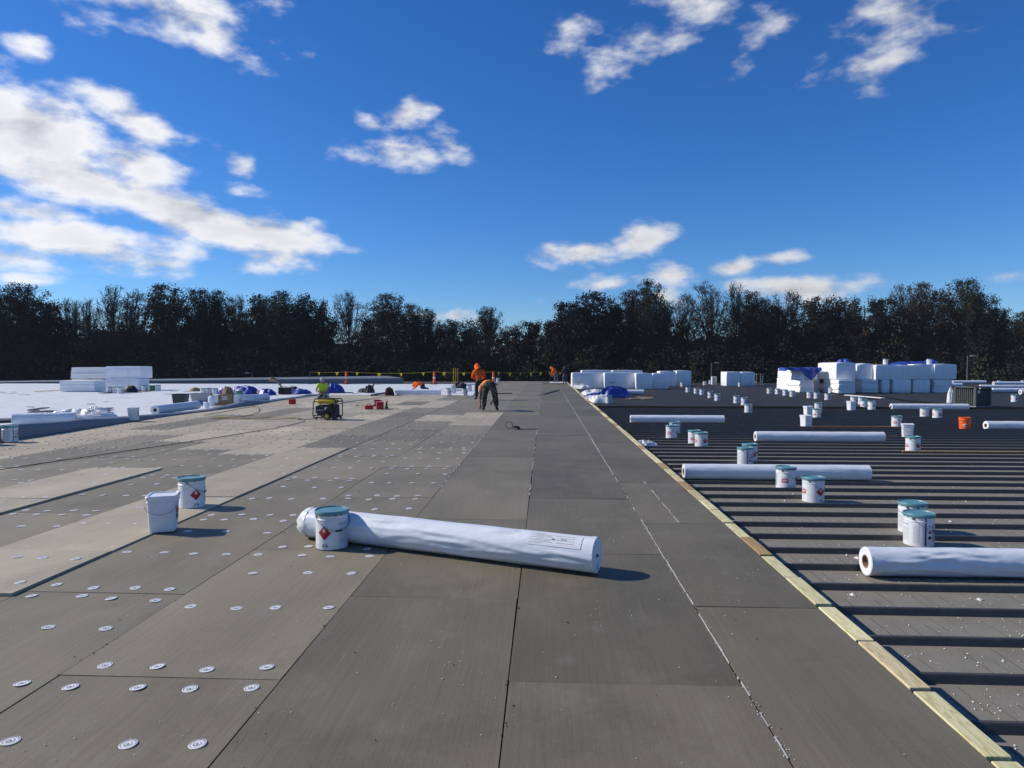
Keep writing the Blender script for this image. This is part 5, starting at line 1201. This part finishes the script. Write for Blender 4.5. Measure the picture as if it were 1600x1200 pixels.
# ================================================================== PEOPLE
def skin(name, verts, edges, radii, m, parent, root=0, sub=2):
    me = bpy.data.meshes.new(name); me.from_pydata([tuple(v) for v in verts], edges, []); me.materials.append(m)
    o = link(name, me, parent); o.modifiers.new('Skin', 'SKIN').use_smooth_shade = True
    for i, r in enumerate(radii):
        sv = me.skin_vertices[0].data[i]; sv.radius = r if isinstance(r, tuple) else (r, r); sv.use_root = (i == root)
    s = o.modifiers.new('Sub', 'SUBSURF'); s.levels = sub; s.render_levels = sub
    return o
def person(label, loc, rz, J, top, legs, boots=M_BOOT, hood=False, cap=None, short=False, scale=1.0, tape=False, group=None, bareback=False):
    t = thing('person', label, 'person', loc, rz, group); V = {k: Vector(v) for k, v in J.items()}
    # body: one continuous figure
    vs, es, rs_ = [], [], []
    def nd(p, r, par=None):
        vs.append(Vector(p)); rs_.append(r); i = len(vs) - 1
        if par is not None: es.append((par, i))
        return i
    pel = nd(V['pelvis'], .10); ch = nd(V['chest'], .11, pel); nk = nd(V['neck'], .052, ch)
    hd = V['head'] - V['neck']; hl = hd.normalized(); face = V['face'].normalized()
    jaw = nd(V['neck'] + hl * .07 + face * .02, .062, nk); mid = nd(V['neck'] + hl * .145 + face * .015, (.075, .09), jaw); crown = nd(V['neck'] + hl * .215, .072, mid)
    nd(V['neck'] + hl * .115 + face * .105, .014, mid)
    sidev = hl.cross(face).normalized()
    for s in (-1, 1): nd(V['neck'] + hl * .125 + sidev * s * .088, .014, mid)
    for s in 'LR':
        sh = nd(V['sh' + s], .05, ch); el = nd(V['el' + s], .04, sh); wr = nd(V['wr' + s], .029, el)
        dirv = (V['wr' + s] - V['el' + s]).normalized(); ax = dirv.cross(Vector((0,1,.2))).normalized()
        pm = nd(V['wr' + s] + dirv * .055, (.036, .022), wr)
        curl = V.get('curl' + s, Vector((0,.3,-.2)))
        for k, (off, ln) in enumerate(((-.03,.06),(-.01,.072),(.012,.066),(.032,.05))):
            b1 = nd(V['wr' + s] + dirv * .098 + ax * off, .009, pm); b2 = nd(V['wr' + s] + dirv * (.098 + ln * .55) + ax * off + curl * .035, .0085, b1); nd(V['wr' + s] + dirv * (.098 + ln * .85) + ax * off + curl * .10, .0075, b2)
        th = nd(V['wr' + s] + dirv * .04 + ax * .045, .011, pm); nd(V['wr' + s] + dirv * .085 + ax * .065 + curl * .02, .009, th)
        hp = nd(V['hip' + s], .075, pel); kn = nd(V['kn' + s], .05, hp); an = nd(V['an' + s], .036, kn); nd(V['toe' + s], .03, an)
    body = skin('body', vs, es, rs_, M_SKIN, t, 0, 1)
    for s in (-1, 1):
        mb = MB(); c = V['neck'] + hl * .150 + face * .088 + sidev * s * .033; mb.lathe([(.001,-.010),(.010,0),(.001,.010)], 8, 0, Matrix.Translation(c)); mb.build('eye', M_DARK, body)
    # top
    lo = V['pelvis'].lerp(V['chest'], .02 if not bareback else .18)
    vs2 = [V['chest'], V['pelvis'].lerp(V['chest'], .5), lo, V['neck'].lerp(V['chest'], .18)]; es2 = [(0,1),(1,2),(0,3)]; r2_ = [(.175,.15), (.165,.14), (.17,.15), .082]
    for s in 'LR':
        i = len(vs2); vs2 += [V['sh' + s], V['sh' + s].lerp(V['el' + s], .55)] ; es2 += [(0, i), (i, i+1)]; r2_ += [.092, .078]
        if not short: vs2 += [V['el' + s], V['wr' + s]]; es2 += [(i+1, i+2), (i+2, i+3)]; r2_ += [.068, .048]
    topo = skin('hooded_top' if hood else ('shirt' if short else 'jacket'), vs2, es2, r2_, top, t, 0)
    if tape:
        mb = MB(); ax = (V['chest'] - V['pelvis']).normalized(); q = ax.to_track_quat('Z','Y').to_matrix().to_4x4()
        mb.lathe([(.172,-.03),(.178,-.03),(.178,.03),(.172,.03)], 24, 0, Matrix.Translation(V['pelvis'].lerp(V['chest'], .45)) @ q, fn=lambda r, z, t_, j: (r * (1 + .12 * abs(math.cos(t_))), z)); mb.build('reflective_tape', M_TAPE, topo, True)
    # trousers
    kx = 1.2 if legs is M_CAMO else 1.0
    vs3 = [V['pelvis'] + Vector((0,0,-.02))]; es3 = []; r3_ = [(.165 * kx,.15 * kx)]; up_ = V['pelvis'].lerp(V['chest'], .12); vs3.append(up_); es3.append((0,1)); r3_.append(.15)
    for s in 'LR':
        i = len(vs3); vs3 += [V['hip' + s].lerp(V['kn' + s], .12), V['kn' + s], V['an' + s] + Vector((0,0,.03))]; es3 += [(0,i),(i,i+1),(i+1,i+2)]; r3_ += [.115 * kx, .09 * kx, .078 * kx]
    skin('trousers', vs3, es3, r3_, legs, t, 0)
    for s in 'LR':
        d = V['toe' + s] - V['an' + s]; skin('boot', [V['an' + s] + Vector((0,0,.05)), V['an' + s] + d * .05 + Vector((0,0,-.02)), V['an' + s] + d * .55, V['toe' + s] + d.normalized() * .02], [(0,1),(1,2),(2,3)], [.058, .055, .05, .042], boots, t, 1, 1)
    if hood or cap:
        q = hl.to_track_quat('Z', 'Y').to_matrix().to_4x4(); c = V['neck'] + hl * .13
        mb = MB()
        if hood: mb.lathe([(.15,-.20),(.135,-.12),(.135,-.04),(.138,.03),(.12,.10),(.07,.15),(.001,.165)], 18, 0, Matrix.Translation(c - face * .02) @ q, fn=lambda r, z, t_, j: (r * (1 + .06 * math.sin(3 * t_ + j)), z)); mb.build('hood', top, topo, True)
        else:
            mb.lathe([(.102,.03),(.106,.05),(.095,.10),(.05,.135),(.001,.142)], 18, 0, Matrix.Translation(c) @ q); hat = mb.build('cap', cap, t, True)
            mb = MB(); b0 = c + hl * .035; mb.add([b0 + sidev*.07 + face*.08, b0 - sidev*.07 + face*.08, b0 - sidev*.055 + face*.17 - hl*.02, b0 + sidev*.055 + face*.17 - hl*.02, b0 + sidev*.07 + face*.08 - hl*.012, b0 - sidev*.07 + face*.08 - hl*.012], [(0,1,2,3),(4,3,2,5),(0,4,5,1)]); mb.build('visor', cap, hat)
    else:
        q = hl.to_track_quat('Z', 'Y').to_matrix().to_4x4(); mb = MB(); mb.lathe([(.080,-.01),(.100,.04),(.092,.10),(.05,.132),(.001,.14)], 16, 0, Matrix.Translation(V['neck'] + hl * .13 - face * .012) @ q); mb.build('hair', M_HAIR, t, True)
    t.scale = (scale, scale, scale)
    return t
# bending worker seen from behind
p = at(765, 642.5, 0)
person('bending worker in camouflage trousers and orange shirt, reaching to the boards', (p.x, p.y, .012), .06, dict(pelvis=(0,0,.93), chest=(-.05,.40,1.0), neck=(-.08,.60,.88), head=(-.10,.75,.72), face=(-.1,-.2,-1),
  shL=(-.30,.42,.84), elL=(-.36,.30,.50), wrL=(-.34,.16,.20), shR=(.10,.50,.86), elR=(.18,.55,.55), wrR=(.08,.50,.33), hipL=(-.11,0,.90), knL=(-.19,.07,.48), anL=(-.20,-.02,.10), toeL=(-.23,.16,.045), hipR=(.11,0,.90), knR=(.20,.06,.48), anR=(.245,-.04,.10), toeR=(.28,.14,.045)), mat('pale_orange_shirt', (.72, .24, .07), .8, .2, var=.2, vscale=12), M_CAMO, bareback=True, short=True)
# hooded worker, back to the camera, head bowed
p = at(748.5, 625.5, 0)
person('standing worker in bright orange hooded top and dark trousers, head bowed', (p.x, p.y, .012), .35, dict(pelvis=(0,0,.86), chest=(.02,.10,1.22), neck=(0,.18,1.40), head=(-.03,.32,1.56), face=(-.25,1,-.6),
  shL=(-.20,.12,1.30), elL=(-.27,.16,1.03), wrL=(-.14,.40,.98), shR=(.23,.10,1.30), elR=(.30,.14,1.02), wrR=(.16,.38,.96), hipL=(-.10,0,.82), knL=(-.11,.05,.45), anL=(-.12,-.02,.10), toeL=(-.15,.17,.045), hipR=(.10,0,.82), knR=(.13,.06,.45), anR=(.14,.02,.10), toeR=(.15,.2,.045)), M_ORANGE, M_TROUSER, hood=True, scale=.99)
# kneeling worker facing the camera
p = at(502, 627.5, 0)
person('kneeling worker in lime shirt and grey cap behind the generator', (p.x, p.y + .2, .016), math.pi + .25, dict(pelvis=(0,-.10,.30), chest=(0,.02,.62), neck=(0,.05,.77), head=(0,.11,.95), face=(0,1,-.35),
  shL=(-.19,.02,.70), elL=(-.27,.12,.46), wrL=(-.12,.30,.40), shR=(.19,.02,.70), elR=(.27,.12,.46), wrR=(.12,.32,.38), hipL=(-.10,-.06,.27), knL=(-.15,.30,.10), anL=(-.14,-.12,.09), toeL=(-.14,-.28,.06), hipR=(.10,-.06,.27), knR=(.15,.30,.10), anR=(.14,-.12,.09), toeR=(.14,-.28,.06)), M_LIME, M_GREYTR, cap=M_GREY, short=True, tape=True)
q = at(509, 627, 0); pail((q.x, q.y, .016), 205, 'white steel pail in front of the kneeling worker')
# crouching worker far on the membrane, facing left
p = at(658, 609, .03)
person('crouching worker in orange top far out on the white membrane', (p.x, p.y, .03), .2, dict(pelvis=(.16,0,.30), chest=(-.14,.0,.42), neck=(-.30,.0,.36), head=(-.45,.02,.24), face=(-.3,0,-1),
  shL=(-.22,.18,.38), elL=(-.28,.2,.2), wrL=(-.40,.16,.09), shR=(-.22,-.18,.38), elR=(-.32,-.2,.2), wrR=(-.45,-.14,.09), hipL=(.16,.10,.28), knL=(-.02,.14,.12), anL=(.32,.12,.09), toeL=(.46,.12,.06), hipR=(.16,-.10,.28), knR=(-.02,-.14,.12), anR=(.32,-.12,.09), toeR=(.46,-.12,.06)), M_ORANGE, M_TROUSER, hood=True)
# far pair by the foam bundles
p = at(869, 598.5, 0)
person('far worker in orange top bending at the end of the board roof', (p.x, p.y, .012), .5, dict(pelvis=(0,0,.80), chest=(-.12,.16,1.08), neck=(-.22,.26,1.20), head=(-.30,.36,1.30), face=(-.5,.5,-.6),
  shL=(-.26,.10,1.12), elL=(-.34,.22,.86), wrL=(-.30,.38,.66), shR=(.03,.24,1.14), elR=(.02,.38,.88), wrR=(-.1,.45,.66), hipL=(-.10,0,.77), knL=(-.12,.05,.43), anL=(-.13,-.02,.10), toeL=(-.16,.16,.045), hipR=(.10,0,.77), knR=(.13,.06,.43), anR=(.14,0,.10), toeR=(.15,.18,.045)), M_ORANGE, M_GREYTR, hood=True, scale=.96)
p = at(884, 600, 0); p.x = min(p.x, 1.62)
person('far worker in dark grey hooded top beside the first foam bundle', (p.x, p.y, .012), .1, dict(pelvis=(0,0,.80), chest=(0,.06,1.12), neck=(0,.12,1.27), head=(0,.20,1.42), face=(0,1,-.5),
  shL=(-.19,.06,1.18), elL=(-.24,.08,.92), wrL=(-.18,.22,.74), shR=(.19,.06,1.18), elR=(.24,.08,.92), wrR=(.18,.22,.74), hipL=(-.09,0,.77), knL=(-.10,.04,.43), anL=(-.11,-.02,.10), toeL=(-.13,.16,.045), hipR=(.09,0,.77), knR=(.10,.04,.43), anR=(.11,0,.10), toeR=(.12,.18,.045)), M_TROUSER, M_GREYTR, hood=True, scale=.93)

# ================================================================== AIR
hz = MB(); hz.box(-160, 170, -12, 165, -8.0, 24.0)
HM = bpy.data.materials.new('thin_haze'); HM.use_nodes = True; HM.node_tree.nodes.clear()
vo = HM.node_tree.nodes.new('ShaderNodeVolumePrincipled'); vo.inputs['Color'].default_value = (.82, .90, 1.0, 1); vo.inputs['Density'].default_value = 0.00016; vo.inputs['Anisotropy'].default_value = 0.0
ho = HM.node_tree.nodes.new('ShaderNodeOutputMaterial'); HM.node_tree.links.new(vo.outputs[0], ho.inputs['Volume'])
h = stuff(hz.build('haze', HM)); h['label'] = 'thin bluish air before the wood'
scene.cycles.volume_bounces = 0
